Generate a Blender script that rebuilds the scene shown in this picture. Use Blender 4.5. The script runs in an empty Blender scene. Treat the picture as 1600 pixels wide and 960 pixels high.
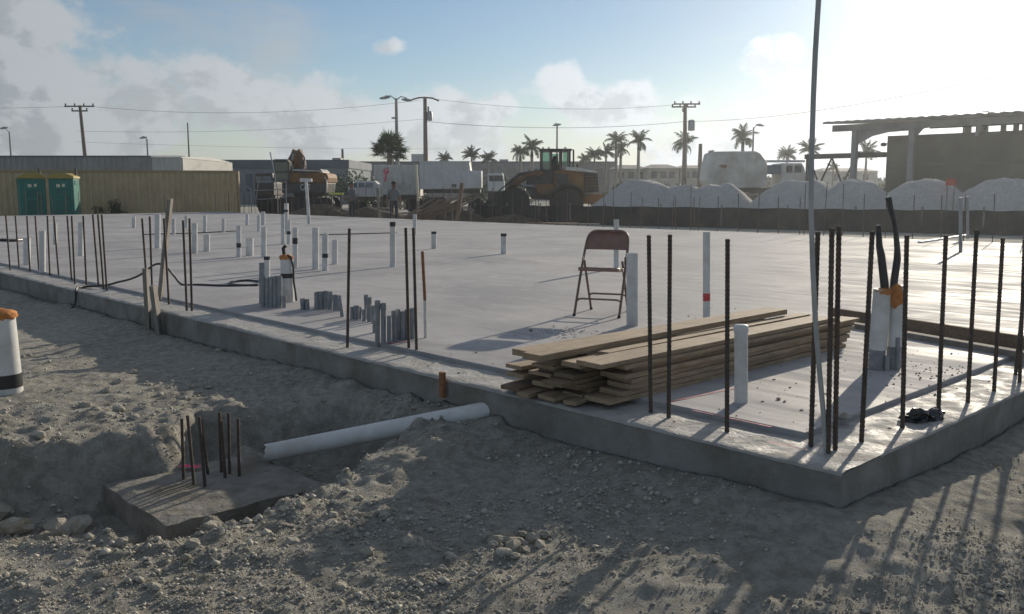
import bpy, bmesh, math, random
import numpy as np
from mathutils import Vector, Matrix, Quaternion, Euler

random.seed(7)
rng = np.random.default_rng(11)
R = math.radians
scn = bpy.context.scene
COL = scn.collection

# ------------------------------------------------------------------ camera
CAM_Z, FPX = 1.2, 1400.0
PITCH = math.atan(184 / 1400.0)
cam = bpy.data.cameras.new('camera')
cam.sensor_fit = 'HORIZONTAL'
cam.sensor_width = 36.0
cam.lens = FPX / 1600 * 36
cam.clip_start, cam.clip_end = 0.05, 6000
camo = bpy.data.objects.new('camera', cam)
camo.location = (0, 0, CAM_Z)
camo.rotation_euler = (math.pi / 2 - PITCH, 0, 0)
COL.objects.link(camo)
scn.camera = camo

# ------------------------------------------------------------------ light
SUN_AZ, SUN_EL = R(30.9), R(17.5)
SUN = Vector((math.sin(SUN_AZ) * math.cos(SUN_EL), math.cos(SUN_AZ) * math.cos(SUN_EL), math.sin(SUN_EL)))
EXPOSURE = 0.25
SUN_STRENGTH = 3.8
SKY_STRENGTH = 0.070
HAZE_DENSITY = 0.0007
scn.view_settings.view_transform = 'Standard'
scn.view_settings.look = 'None'
scn.view_settings.gamma = 1.0
scn.view_settings.exposure = EXPOSURE
scn.view_settings.use_curve_mapping = False
sl = bpy.data.lights.new('sun', 'SUN')
sl.energy = SUN_STRENGTH
sl.angle = R(0.6)
sl.color = (1.0, 0.89, 0.72)
so = bpy.data.objects.new('sun', sl)
so.rotation_euler = (-SUN).to_track_quat('-Z', 'Y').to_euler()
COL.objects.link(so)


class NT:
    """small node-tree helper"""
    def __init__(self, nt):
        self.nt = nt
        nt.nodes.clear()

    def n(self, t, **kw):
        nd = self.nt.nodes.new(t)
        for k, v in kw.items():
            setattr(nd, k, v)
        return nd

    def put(self, sock, v):
        if v is None:
            return
        if hasattr(v, 'is_linked') or isinstance(v, bpy.types.NodeSocket):
            self.nt.links.new(v, sock)
        else:
            if sock.type == 'RGBA' and len(v) == 3:
                v = (*v, 1)
            sock.default_value = v

    def m(self, op, a, b=None, c=None, clamp=False):
        nd = self.n('ShaderNodeMath', operation=op, use_clamp=clamp)
        self.put(nd.inputs[0], a)
        self.put(nd.inputs[1], b)
        self.put(nd.inputs[2], c)
        return nd.outputs[0]

    def vm(self, op, a, b=None, scale=None):
        nd = self.n('ShaderNodeVectorMath', operation=op)
        self.put(nd.inputs[0], a)
        self.put(nd.inputs[1], b)
        if scale is not None:
            self.put(nd.inputs['Scale'], scale)
        return nd.outputs['Value'] if op in ('DOT_PRODUCT', 'LENGTH', 'DISTANCE') else nd.outputs[0]

    def noise(self, vec, scale, detail=5, rough=0.55, dist=0.0):
        nd = self.n('ShaderNodeTexNoise')
        self.put(nd.inputs['Vector'], vec)
        nd.inputs['Scale'].default_value = scale
        nd.inputs['Detail'].default_value = detail
        nd.inputs['Roughness'].default_value = rough
        nd.inputs['Distortion'].default_value = dist
        return nd.outputs['Fac']

    def smooth(self, v, lo, hi, a=0.0, b=1.0):
        nd = self.n('ShaderNodeMapRange', interpolation_type='SMOOTHSTEP')
        self.put(nd.inputs['Value'], v)
        self.put(nd.inputs['From Min'], lo)
        self.put(nd.inputs['From Max'], hi)
        self.put(nd.inputs['To Min'], a)
        self.put(nd.inputs['To Max'], b)
        return nd.outputs[0]

    def mix(self, f, a, b, blend='MIX'):
        nd = self.n('ShaderNodeMix', data_type='RGBA', blend_type=blend)
        self.put(nd.inputs[0], f)
        self.put(nd.inputs[6], a)
        self.put(nd.inputs[7], b)
        return nd.outputs[2]

    def comb(self, x, y, z):
        nd = self.n('ShaderNodeCombineXYZ')
        for i, v in enumerate((x, y, z)):
            self.put(nd.inputs[i], v)
        return nd.outputs[0]

    def sep(self, v):
        nd = self.n('ShaderNodeSeparateXYZ')
        self.put(nd.inputs[0], v)
        return nd.outputs


def build_world():
    w = bpy.data.worlds.new('World')
    scn.world = w
    w.use_nodes = True
    t = NT(w.node_tree)
    D = t.vm('NORMALIZE', t.n('ShaderNodeTexCoord').outputs['Generated'])
    sky = t.n('ShaderNodeTexSky', sky_type='NISHITA')
    sky.sun_disc = False
    sky.sun_elevation = SUN_EL
    sky.sun_rotation = SUN_AZ
    sky.air_density = 1.0
    sky.dust_density = 0.25
    sky.ozone_density = 2.2
    base = t.vm('MULTIPLY', t.vm('SCALE', sky.outputs[0], scale=SKY_STRENGTH), (0.98, 1.0, 1.04))
    x, y, z = t.sep(D)
    zc = t.m('MAXIMUM', z, 0.0)
    g = t.m('MAXIMUM', t.vm('DOT_PRODUCT', D, tuple(SUN)), 0.0)
    glow = t.m('ADD', t.m('MULTIPLY', t.m('POWER', g, 120.0), 1.5), t.m('MULTIPLY', t.m('POWER', g, 40.0), 0.12))
    bright = t.m('ADD', 0.30, t.m('ADD', t.m('MULTIPLY', t.m('POWER', g, 4.0), 0.42), t.m('MULTIPLY', t.m('POWER', g, 45.0), 0.5)))

    def bump(qx, qy, amp, rad, flat=1.0):
        """a cloud mass centred in the direction of a photo pixel"""
        a = math.atan((qx - 800) / 1412)
        e = math.atan((296 - qy) / 1412 * math.cos(a))
        c = Vector((math.sin(a) * math.cos(e), math.cos(a) * math.cos(e), math.sin(e)))
        d = t.vm('MULTIPLY', t.vm('SUBTRACT', D, tuple(c)), (1, 1, flat))
        l = t.vm('LENGTH', d)
        return t.m('MULTIPLY', t.smooth(l, rad, 0.0), amp)

    # low cumulus, thinning upwards in view, denser again overhead; masses where the photograph has them
    P = t.vm('ADD', t.vm('MULTIPLY', D, (1.0, 1.0, 1.35)), (3.17, 1.35, 0.42))
    Ps = t.vm('ADD', P, tuple(SUN * 0.022 + Vector((0, 0, .012))))
    n1 = t.noise(P, 9.0, 10, 0.60, 0.1)
    n1s = t.noise(Ps, 9.0, 10, 0.60, 0.1)
    big = t.noise(P, 3.2, 3, 0.5)
    cover = t.m('ADD', t.m('MULTIPLY', n1, 0.75), t.m('MULTIPLY', big, 0.55))
    for b in ((875, 130, .30, .055, 1.2), (930, 175, .22, .075, 1.7), (1205, 100, .24, .055, 1.2), (430, 190, .20, .13, 1.8), (100, 80, .18, .22, 1.4), (330, 120, .10, .10, 1.5), (40, 250, .15, .16, 1.6),
              (640, 190, .14, .12, 2.2), (1150, 215, .16, .16, 2.6), (620, 80, .13, .045, 3.0), (500, 212, .12, .07, 1.6), (735, 185, .14, .06, 1.6), (1010, 165, .14, .06, 1.6), (250, 215, .12, .08, 1.6), (800, 165, .16, .045, 1.4), (985, 150, .14, .04, 1.3), (560, 195, .12, .06, 1.6), (1090, 150, .10, .05, 2.0), (1330, 200, .12, .08, 1.6), (-700, 120, .25, .5, 1.5), (2600, 150, .2, .5, 1.5)):
        cover = t.m('ADD', cover, bump(*b))
    cover = t.m('ADD', cover, t.m('MULTIPLY', t.m('SUBTRACT', t.noise(P, 26.0, 6, 0.6, 0.2), 0.5), 0.16))
    thr = t.m('ADD', 0.60, t.m('MULTIPLY', t.m('MINIMUM', zc, t.smooth(zc, .16, .45, .16, .02)), 1.05))  # cloud cover added back overhead, out of view, to whiten and brighten ambient light
    over = t.m('SUBTRACT', cover, thr)
    cum = t.smooth(over, 0.0, 0.11)
    thick = t.smooth(over, 0.02, 0.30)
    lit = t.smooth(t.m('SUBTRACT', n1, n1s), -0.06, 0.035)
    lit = t.m('MAXIMUM', lit, t.m('SUBTRACT', 1.0, t.smooth(over, 0.0, 0.09)))
    # thin high veil
    hp = t.comb(t.m('DIVIDE', x, t.m('ADD', zc, 0.16)), t.m('DIVIDE', y, t.m('ADD', zc, 0.16)), 0.37)
    hn = t.noise(hp, 0.9, 8, 0.62, 0.6)
    veil = t.smooth(hn, 0.47, 0.80)
    shade = t.mix(lit, t.mix(thick, (1.0, 1.05, 1.10), (0.86, 0.93, 1.0)), (1.20, 1.26, 1.32))
    ccol = t.vm('SCALE', shade, scale=bright)
    c1 = t.mix(t.m('MULTIPLY', veil, 0.60), base, t.vm('SCALE', (1.0, 1.02, 1.04), scale=bright))
    # bright damp air low over the horizon
    low = t.m('MULTIPLY', t.smooth(zc, 0.13, 0.0), 0.62)
    c1 = t.mix(low, c1, t.vm('SCALE', (1.04, 1.10, 1.15), scale=bright))
    c2 = t.mix(t.m('MULTIPLY', cum, 0.88), c1, ccol)
    out = t.vm('ADD', c2, t.vm('SCALE', (1.0, 0.99, 0.96), scale=glow))
    bg = t.n('ShaderNodeBackground')
    t.put(bg.inputs[0], out)
    bg.inputs[1].default_value = 1.0
    wo = t.n('ShaderNodeOutputWorld')
    t.nt.links.new(bg.outputs[0], wo.inputs[0])


build_world()

# ------------------------------------------------------------------ photo pixel -> place
_f = Vector((0, math.cos(PITCH), -math.sin(PITCH)))
_u = Vector((0, math.sin(PITCH), math.cos(PITCH)))


def ray(x, y):
    return _f * FPX + Vector((x - 800, 0, 0)) - _u * (y - 480)


def px(x, y, z=0.0):
    """where the ray through photo pixel (x, y) meets the level z"""
    d = ray(x, y)
    return Vector((0, 0, CAM_Z)) + d * ((z - CAM_Z) / d.z)


def at(x, y, Y):
    """where it meets the upright plane at distance Y"""
    d = ray(x, y)
    return Vector((0, 0, CAM_Z)) + d * (Y / d.y)


ZS = 0.03                                   # raised inner floor of the slab; its ledge is at 0
CORNER = px(1315, 740)
UA, VA = R(43.57), R(46.43)
U = Vector((-math.sin(UA), math.cos(UA), 0))   # along the long front edge, leftwards
V = Vector((math.sin(VA), math.cos(VA), 0))    # along the short right edge, away
LEN_A, LEN_B = 43.2, 18.3
FAR_Z = -0.30


def ab(a, b, z=0.0):
    return CORNER + U * a + V * b + Vector((0, 0, z))


# ------------------------------------------------------------------ mesh builder
class MB:
    def __init__(self):
        self.v, self.f = [], []

    def add(self, vs, fs):
        k = len(self.v)
        self.v += [tuple(p) for p in vs]
        self.f += [tuple(i + k for i in q) for q in fs]
        return self

    def box(self, c, s, rot=None):
        c = Vector(c)
        vs = []
        for dz in (-.5, .5):
            for dx, dy in ((-.5, -.5), (.5, -.5), (.5, .5), (-.5, .5)):
                p = Vector((dx * s[0], dy * s[1], dz * s[2]))
                if rot is not None:
                    p = rot @ p
                vs.append(c + p)
        return self.add(vs, [(3, 2, 1, 0), (4, 5, 6, 7), (0, 1, 5, 4), (1, 2, 6, 5), (2, 3, 7, 6), (3, 0, 4, 7)])

    def bb(self, x0, x1, y0, y1, z0, z1):
        return self.box(((x0 + x1) / 2, (y0 + y1) / 2, (z0 + z1) / 2), (x1 - x0, y1 - y0, z1 - z0))

    def prism(self, poly, lo, hi, axis='y'):
        """polygon (two coords) extruded along axis"""
        n = len(poly)
        def mk(p, d):
            if axis == 'y':
                return (p[0], d, p[1])
            if axis == 'x':
                return (d, p[0], p[1])
            return (p[0], p[1], d)
        vs = [mk(p, lo) for p in poly] + [mk(p, hi) for p in poly]
        fs = [tuple(range(n)), tuple(range(2 * n - 1, n - 1, -1))]
        fs += [(i, i + n, (i + 1) % n + n, (i + 1) % n) for i in range(n)]
        return self.add(vs, fs)

    def tube(self, pts, r, n=8, caps=True):
        pts = [Vector(p) for p in pts]
        m = len(pts)
        rs = r if isinstance(r, (list, tuple)) else [r] * m
        up = None
        vs, fs = [], []
        for i, p in enumerate(pts):
            d = (pts[min(i + 1, m - 1)] - pts[max(i - 1, 0)])
            d = d.normalized() if d.length > 1e-9 else Vector((0, 0, 1))
            if up is None:
                up = Vector((1, 0, 0)) if abs(d.x) < 0.8 else Vector((0, 1, 0))
            a = (up - d * up.dot(d)).normalized()
            up = a
            b = d.cross(a)
            for k in range(n):
                t = 2 * math.pi * k / n
                vs.append(p + (a * math.cos(t) + b * math.sin(t)) * rs[i])
        for i in range(m - 1):
            for k in range(n):
                k2 = (k + 1) % n
                fs.append((i * n + k, i * n + k2, (i + 1) * n + k2, (i + 1) * n + k))
        if caps:
            fs.append(tuple(range(n - 1, -1, -1)))
            fs.append(tuple(range((m - 1) * n, m * n)))
        return self.add(vs, fs)

    def lathe(self, prof, n=20, c=(0, 0, 0)):
        """profile of (r, z) turned about the z axis"""
        vs, fs = [], []
        for r, z in prof:
            for k in range(n):
                t = 2 * math.pi * k / n
                vs.append((c[0] + r * math.cos(t), c[1] + r * math.sin(t), c[2] + z))
        for i in range(len(prof) - 1):
            for k in range(n):
                k2 = (k + 1) % n
                fs.append((i * n + k, i * n + k2, (i + 1) * n + k2, (i + 1) * n + k))
        fs.append(tuple(range(n - 1, -1, -1)))
        fs.append(tuple(range((len(prof) - 1) * n, len(prof) * n)))
        return self.add(vs, fs)

    def wheel(self, c, r, w, n=24, axis='x'):
        prof = [(r * .55, -w / 2), (r * .9, -w / 2), (r, -w * .36), (r, w * .36), (r * .9, w / 2), (r * .55, w / 2)]
        k0 = len(self.v)
        self.lathe(prof, n)
        for i in range(k0, len(self.v)):
            x, y, z = self.v[i]
            q = (z, x, y) if axis == 'x' else (x, z, y)
            self.v[i] = (q[0] + c[0], q[1] + c[1], q[2] + c[2])
        return self

    def mesh(self, name, smooth=False):
        me = bpy.data.meshes.new(name)
        me.from_pydata(self.v, [], self.f)
        bm = bmesh.new()
        bm.from_mesh(me)
        bmesh.ops.recalc_face_normals(bm, faces=bm.faces)
        bm.to_mesh(me)
        bm.free()
        if smooth:
            me.polygons.foreach_set('use_smooth', [True] * len(me.polygons))
        return me

    def obj(self, name, mat, parent=None, smooth=False, bevel=0.0, loc=None):
        me = self.mesh(name, smooth)
        me.materials.append(mat)
        return link(name, me, parent, bevel, loc, smooth)


def link(name, me, parent=None, bevel=0.0, loc=None, smooth=False):
    o = bpy.data.objects.new(name, me)
    COL.objects.link(o)
    o.parent = parent
    if loc is not None:
        o.location = loc
    if bevel:
        b = o.modifiers.new('bevel', 'BEVEL')
        b.width = bevel
        b.segments = 2
        b.limit_method = 'ANGLE'
        b.angle_limit = R(40)
    if smooth:
        a = o.modifiers.new('edges', 'EDGE_SPLIT')
        a.split_angle = R(42)
    return o


def tag(o, label, cat, group=None, kind=None):
    o['label'] = label
    o['category'] = cat
    if group:
        o['group'] = group
    if kind:
        o['kind'] = kind
    return o


def struct(o, kind='structure'):
    o['kind'] = kind
    return o


def thing(name, label, cat, loc=(0, 0, 0), rz=0.0, group=None):
    o = bpy.data.objects.new(name, None)
    o.empty_display_size = 0.1
    COL.objects.link(o)
    o.location = loc
    o.rotation_euler = (0, 0, rz)
    return tag(o, label, cat, group)


# ------------------------------------------------------------------ materials
def mat(name, c1, c2=None, scale=8.0, rough=0.8, metal=0.0, bump=0.0, bscale=None, dirt=None, dirt_amt=0.5,
        dscale=2.5, stretch=None, spec=0.5, detail=6, rough2=None, coat=0.0, trans=0.0, world=False, lo=.3, hi=.7):
    m = bpy.data.materials.new(name)
    m.use_nodes = True
    t = NT(m.node_tree)
    geo = t.n('ShaderNodeNewGeometry').outputs['Position'] if world else t.n('ShaderNodeTexCoord').outputs['Object']
    if not world:
        rnd = t.n('ShaderNodeObjectInfo').outputs['Random']
        geo = t.vm('ADD', geo, t.comb(t.m('MULTIPLY', rnd, 37.0), t.m('MULTIPLY', rnd, 91.0), 0.0))
    vec = t.vm('MULTIPLY', geo, stretch) if stretch else geo
    bs = t.n('ShaderNodeBsdfPrincipled')
    n = t.noise(vec, scale, detail, 0.6)
    col = t.mix(t.smooth(n, lo, hi), c1, c2 if c2 else tuple(min(1, k * 1.15) for k in c1))
    if dirt:
        d = t.smooth(t.noise(geo, dscale, 7, 0.65, 0.4), 0.42, 0.68, 0.0, dirt_amt)
        col = t.mix(d, col, dirt)
    t.put(bs.inputs['Base Color'], col)
    if rough2 is not None:
        t.put(bs.inputs['Roughness'], t.smooth(t.noise(geo, dscale * 1.7, 5, .6), .35, .65, rough, rough2))
    else:
        bs.inputs['Roughness'].default_value = rough
    bs.inputs['Metallic'].default_value = metal
    bs.inputs['Specular IOR Level'].default_value = spec
    bs.inputs['Coat Weight'].default_value = coat
    if bump:
        b = t.n('ShaderNodeBump')
        b.inputs['Strength'].default_value = 1.0
        b.inputs['Distance'].default_value = bump
        t.put(b.inputs['Height'], t.noise(vec, bscale or scale * 3, 8, 0.65))
        t.nt.links.new(b.outputs[0], bs.inputs['Normal'])
    o = t.n('ShaderNodeOutputMaterial')
    sh = bs.outputs[0]
    if trans:
        tr = t.n('ShaderNodeBsdfTranslucent')
        t.put(tr.inputs[0], col)
        ms = t.n('ShaderNodeMixShader')
        ms.inputs[0].default_value = trans
        t.nt.links.new(bs.outputs[0], ms.inputs[1])
        t.nt.links.new(tr.outputs[0], ms.inputs[2])
        sh = ms.outputs[0]
    t.nt.links.new(sh, o.inputs[0])
    return m


def mat_ground():
    m = bpy.data.materials.new('limestone_fill')
    m.use_nodes = True
    t = NT(m.node_tree)
    p = t.n('ShaderNodeNewGeometry').outputs['Position']
    bs = t.n('ShaderNodeBsdfPrincipled')
    a = t.noise(p, 0.9, 6, 0.6, 0.3)
    b = t.noise(p, 14.0, 8, 0.7)
    c = t.noise(p, 120.0, 5, 0.75)
    col = t.mix(t.smooth(a, .35, .65), (0.37, 0.348, 0.295), (0.49, 0.468, 0.41))
    col = t.mix(t.smooth(b, .35, .70), t.mix(.5, col, (0.22, 0.202, 0.165)), t.mix(.5, col, (0.63, 0.605, 0.54)))
    col = t.mix(t.smooth(c, .55, .75, 0, .6), col, (0.66, 0.63, 0.55))
    col = t.mix(t.smooth(c, .45, .30, 0, .55), col, (0.14, 0.12, 0.09))
    t.put(bs.inputs['Base Color'], col)
    bs.inputs['Roughness'].default_value = 0.95
    bs.inputs['Specular IOR Level'].default_value = 0.15
    e = t.noise(p, 36.0, 6, 0.75)
    h = t.m('ADD', t.m('MULTIPLY', b, 0.5), t.m('ADD', t.m('MULTIPLY', c, 0.3), t.m('MULTIPLY', e, 0.45)))
    bp = t.n('ShaderNodeBump')
    bp.inputs['Distance'].default_value = 0.055
    t.put(bp.inputs['Height'], h)
    t.nt.links.new(bp.outputs[0], bs.inputs['Normal'])
    o = t.n('ShaderNodeOutputMaterial')
    t.nt.links.new(bs.outputs[0], o.inputs[0])
    return m


def mat_slab():
    m = bpy.data.materials.new('slab_concrete')
    m.use_nodes = True
    t = NT(m.node_tree)
    p = t.n('ShaderNodeNewGeometry').outputs['Position']
    # slab axes
    pu = t.vm('DOT_PRODUCT', p, tuple(U))
    pv = t.vm('DOT_PRODUCT', p, tuple(V))
    q = t.comb(pu, pv, 0.0)
    bs = t.n('ShaderNodeBsdfPrincipled')
    a = t.noise(p, 0.55, 6, 0.62, 0.6)
    b = t.noise(p, 5.0, 8, 0.7, 0.3)
    sw = t.noise(t.vm('MULTIPLY', q, (0.5, 5.0, 1.0)), 1.3, 6, 0.6, 0.2)     # trowel sweeps
    fine = t.noise(p, 70.0, 4, 0.7)
    col = t.mix(t.smooth(a, .33, .67), (0.30, 0.29, 0.29), (0.40, 0.388, 0.388))
    col = t.mix(t.smooth(sw, .52, .72, 0, .28), col, (0.21, 0.205, 0.21))
    col = t.mix(t.smooth(b, .58, .78, 0, .5), col, (0.38, 0.37, 0.365))
    col = t.mix(t.smooth(fine, .60, .75, 0, .35), col, (0.15, 0.145, 0.14))
    dust = t.noise(p, 1.9, 9, 0.72, 1.2)
    col = t.mix(t.smooth(dust, .50, .66, 0, .5), col, (0.48, 0.465, 0.46))
    damp = t.noise(t.vm('MULTIPLY', q, (0.35, 1.0, 1.0)), 0.8, 7, 0.62, 0.8)
    col = t.mix(t.smooth(damp, .56, .66, 0, .35), col, (0.19, 0.185, 0.185))
    scuff = t.noise(t.vm('MULTIPLY', q, (3.0, 0.4, 1.0)), 2.2, 6, 0.7, 0.5)
    col = t.mix(t.smooth(scuff, .64, .72, 0, .35), col, (0.17, 0.165, 0.16))
    t.put(bs.inputs['Base Color'], col)
    t.put(bs.inputs['Roughness'], t.smooth(t.m('ADD', t.m('MULTIPLY', a, .5), t.m('MULTIPLY', sw, .5)), .40, .62, .62, .92))
    bs.inputs['Specular IOR Level'].default_value = 0.22
    h = t.m('ADD', t.m('MULTIPLY', sw, 0.5), t.m('ADD', t.m('MULTIPLY', b, .35), t.m('MULTIPLY', fine, 0.12)))
    bp = t.n('ShaderNodeBump')
    bp.inputs['Distance'].default_value = 0.008
    t.put(bp.inputs['Height'], h)
    t.nt.links.new(bp.outputs[0], bs.inputs['Normal'])
    o = t.n('ShaderNodeOutputMaterial')
    t.nt.links.new(bs.outputs[0], o.inputs[0])
    return m


M = {
    'ground': mat_ground(),
    'slab': mat_slab(),
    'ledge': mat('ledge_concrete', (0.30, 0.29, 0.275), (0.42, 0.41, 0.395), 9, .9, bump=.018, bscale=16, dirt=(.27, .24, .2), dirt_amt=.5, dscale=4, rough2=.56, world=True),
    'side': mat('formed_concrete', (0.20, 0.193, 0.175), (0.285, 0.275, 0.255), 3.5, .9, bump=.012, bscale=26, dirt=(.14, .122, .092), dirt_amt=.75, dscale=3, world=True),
    'pad': mat('muddy_concrete', (0.17, 0.16, 0.14), (0.27, 0.255, 0.225), 6, .95, bump=.02, bscale=14, dirt=(.13, .11, .08), dirt_amt=.75, dscale=4, world=True),
    'rod': mat('grey_rod', (0.33, 0.33, 0.32), (0.42, 0.42, 0.41), 8, .55),
    'rock': mat('limestone_rock', (0.30, 0.275, 0.225), (0.46, 0.43, 0.36), 9, .95, bump=.02, bscale=25, dirt=(.24, .21, .16), spec=.15, world=True),
    'pebble': mat('limestone_crumbs', (0.32, 0.295, 0.245), (0.58, 0.55, 0.475), 22, .95, bump=.01, bscale=60, spec=.1, world=True),
    'rebar': mat('rusty_steel', (0.055, 0.048, 0.043), (0.115, 0.088, 0.07), 30, .75, metal=.35, bump=.002, bscale=200, dirt=(.17, .105, .065), dirt_amt=.3, dscale=6),
    'rebar_far': mat('rusty_steel_weathered', (0.10, 0.075, 0.06), (0.17, 0.12, 0.085), 9, .8, metal=.2),
    'pvc': mat('white_pvc', (0.56, 0.56, 0.545), (0.67, 0.67, 0.655), 6, .42, dirt=(.45, .42, .37), dirt_amt=.55, dscale=5, rough2=.6),
    'pvc_in': mat('pvc_inside', (0.40, 0.40, 0.39), (0.5, 0.5, 0.48), 6, .6),
    'conduit': mat('grey_conduit', (0.17, 0.185, 0.20), (0.25, 0.265, 0.28), 10, .55, dirt=(.40, .385, .37), dirt_amt=.5, dscale=9),
    'tape': mat('black_tape', (0.015, 0.015, 0.017), (0.03, 0.03, 0.032), 20, .4),
    'cable': mat('black_cable', (0.017, 0.017, 0.02), (0.032, 0.032, 0.035), 20, .45),
    'foam': mat('orange_foam', (0.42, 0.15, 0.035), (0.58, 0.25, 0.07), 30, .85, bump=.01, bscale=50, dirt=(.4, .14, .04), dirt_amt=.5, dscale=16),
    'red': mat('red_paint', (0.50, 0.03, 0.04), (0.62, 0.07, 0.07), 25, .7, dirt=(.5, .42, .42), dirt_amt=.6, dscale=25),
    'pink': mat('pink_paint', (0.75, 0.06, 0.16), (0.82, 0.15, 0.24), 25, .8),
    'wood': mat('pine_lumber', (0.25, 0.175, 0.105), (0.43, 0.325, 0.215), 5, .75, bump=.0025, bscale=11, stretch=(22, 1.2, 22), dirt=(.19, .14, .09), dirt_amt=.6, dscale=3),
    'wood2': mat('dark_pine_lumber', (0.15, 0.105, 0.065), (0.27, 0.20, 0.13), 5, .8, bump=.003, bscale=11, stretch=(22, 1.2, 22), dirt=(.14, .10, .065), dirt_amt=.7, dscale=3.5),
    'woodgrey': mat('weathered_wood', (0.20, 0.18, 0.155), (0.30, 0.275, 0.24), 5, .9, bump=.003, bscale=12, stretch=(18, 18, 1.2), dirt=(.13, .11, .09), dscale=5),
    'woodbrown': mat('brown_timber', (0.17, 0.11, 0.07), (0.27, 0.19, 0.125), 5, .88, bump=.003, bscale=10, stretch=(14, 2, 14), dirt=(.10, .07, .05), dscale=3),
    'rust': mat('rust_orange', (0.20, 0.085, 0.035), (0.29, 0.135, 0.06), 30, .9, bump=.002),
    'chair': mat('brown_enamel', (0.20, 0.105, 0.08), (0.26, 0.14, 0.105), 12, .42, dirt=(.24, .19, .165), dirt_amt=.35, dscale=7, spec=.6),
    'chairtube': mat('brown_tube', (0.15, 0.095, 0.075), (0.22, 0.145, 0.115), 30, .45, metal=.15),
    'bag': mat('black_plastic', (0.010, 0.010, 0.012), (0.02, 0.02, 0.024), 10, .22, spec=.7),
    'tan': mat('tan_paint', (0.46, 0.345, 0.195), (0.53, 0.405, 0.24), 1.3, .65, dirt=(.34, .25, .13), dirt_amt=.4, dscale=.8),
    'tan2': mat('tan_rail', (0.30, 0.22, 0.11), (0.36, 0.27, 0.14), 2, .65),
    'green': mat('green_plastic', (0.0, 0.125, 0.10), (0.006, 0.165, 0.13), 1.5, .5),
    'greendark': mat('dark_green_plastic', (0.0, 0.10, 0.08), (0.01, 0.13, 0.10), 2, .5),
    'yellowroof': mat('yellow_plastic', (0.30, 0.23, 0.04), (0.40, 0.31, 0.07), 2, .5, trans=.15),
    'sheet': mat('grey_sheet_metal', (0.235, 0.235, 0.225), (0.30, 0.30, 0.285), .6, .55, metal=.2, dirt=(.17, .165, .15), dscale=.5),
    'sheetlight': mat('pale_sheet_metal', (0.38, 0.39, 0.37), (0.46, 0.46, 0.44), .6, .5),
    'bluewall': mat('blue_grey_wall', (0.14, 0.17, 0.19), (0.185, 0.215, 0.235), .4, .85, dirt=(.10, .12, .13), dscale=.3),
    'bluefascia': mat('dark_blue_fascia', (0.055, 0.075, 0.10), (0.08, 0.10, 0.13), .5, .7),
    'cream': mat('cream_stucco', (0.42, 0.39, 0.34), (0.52, 0.49, 0.43), .6, .9, dirt=(.3, .27, .22), dscale=.5),
    'roofgrey': mat('grey_roof', (0.16, 0.15, 0.145), (0.23, 0.215, 0.205), .8, .85),
    'white': mat('white_vehicle_paint', (0.55, 0.55, 0.54), (0.66, 0.66, 0.65), .8, .45, dirt=(.36, .34, .30), dirt_amt=.5, dscale=.8),
    'offwhite': mat('dirty_white_paint', (0.52, 0.51, 0.47), (0.66, 0.65, 0.60), .9, .55, dirt=(.30, .24, .17), dirt_amt=.65, dscale=.7),
    'yellow': mat('machine_yellow', (0.19, 0.085, 0.02), (0.25, 0.12, 0.028), 1.5, .75, dirt=(.075, .052, .03), dirt_amt=.85, dscale=1.4),
    'black': mat('black_rubber', (0.016, 0.016, 0.016), (0.03, 0.028, 0.026), 3, .8, bump=.004),
    'darkmetal': mat('dark_metal', (0.04, 0.04, 0.042), (0.075, 0.072, 0.07), 3, .55, metal=.3, dirt=(.12, .09, .06), dscale=2),
    'steel': mat('galvanised_steel', (0.26, 0.27, 0.28), (0.36, 0.37, 0.38), 6, .5, metal=.5),
    'polewood': mat('pole_wood', (0.13, 0.105, 0.085), (0.19, 0.155, 0.125), 3, .9, stretch=(6, 6, .6)),
    'poleconc': mat('pole_concrete', (0.27, 0.26, 0.245), (0.34, 0.33, 0.31), 2, .85),
    'shedsteel': mat('shed_steel', (0.25, 0.255, 0.25), (0.32, 0.325, 0.32), .7, .6, dirt=(.18, .17, .15), dscale=.5),
    'shedwall': mat('shed_wall', (0.115, 0.11, 0.085), (0.165, 0.155, 0.12), .5, .9, dirt=(.08, .075, .055), dscale=.4),
    'fabric': mat('silt_fence_fabric', (0.012, 0.012, 0.012), (0.035, 0.032, 0.027), 2.0, .8, dirt=(.10, .08, .055), dirt_amt=.6, dscale=.9),
    'gravel': mat('crushed_gravel', (0.40, 0.39, 0.37), (0.52, 0.505, 0.48), 9, .95, bump=.025, bscale=14, dirt=(.36, .345, .32), spec=.1, world=True),
    'leaf': mat('palm_leaf', (0.035, 0.06, 0.02), (0.075, 0.105, 0.04), 2, .85, spec=.15, trans=.2),
    'leafdry': mat('dry_palm_leaf', (0.13, 0.10, 0.05), (0.18, 0.14, 0.075), 2, .7),
    'bush': mat('bush_leaf', (0.035, 0.055, 0.022), (0.07, 0.095, 0.038), 3, .6, trans=.25),
    'trunk': mat('palm_trunk', (0.17, 0.15, 0.125), (0.25, 0.225, 0.19), 4, .9, bump=.01, stretch=(1, 1, 8)),
    'brownsoil': mat('dark_soil', (0.07, 0.052, 0.036), (0.13, 0.10, 0.07), 2, .95, bump=.08, bscale=5, world=True),
    'redcloth': mat('red_cloth', (0.45, 0.05, 0.03), (0.5, 0.08, 0.05), 4, .8),
    'limeband': mat('lime_plastic', (0.55, 0.62, 0.08), (0.62, 0.68, 0.12), 4, .6),
    'cardboard': mat('blank_board', (0.6, 0.55, 0.4), (0.7, 0.64, 0.48), 4, .8),
}


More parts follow.
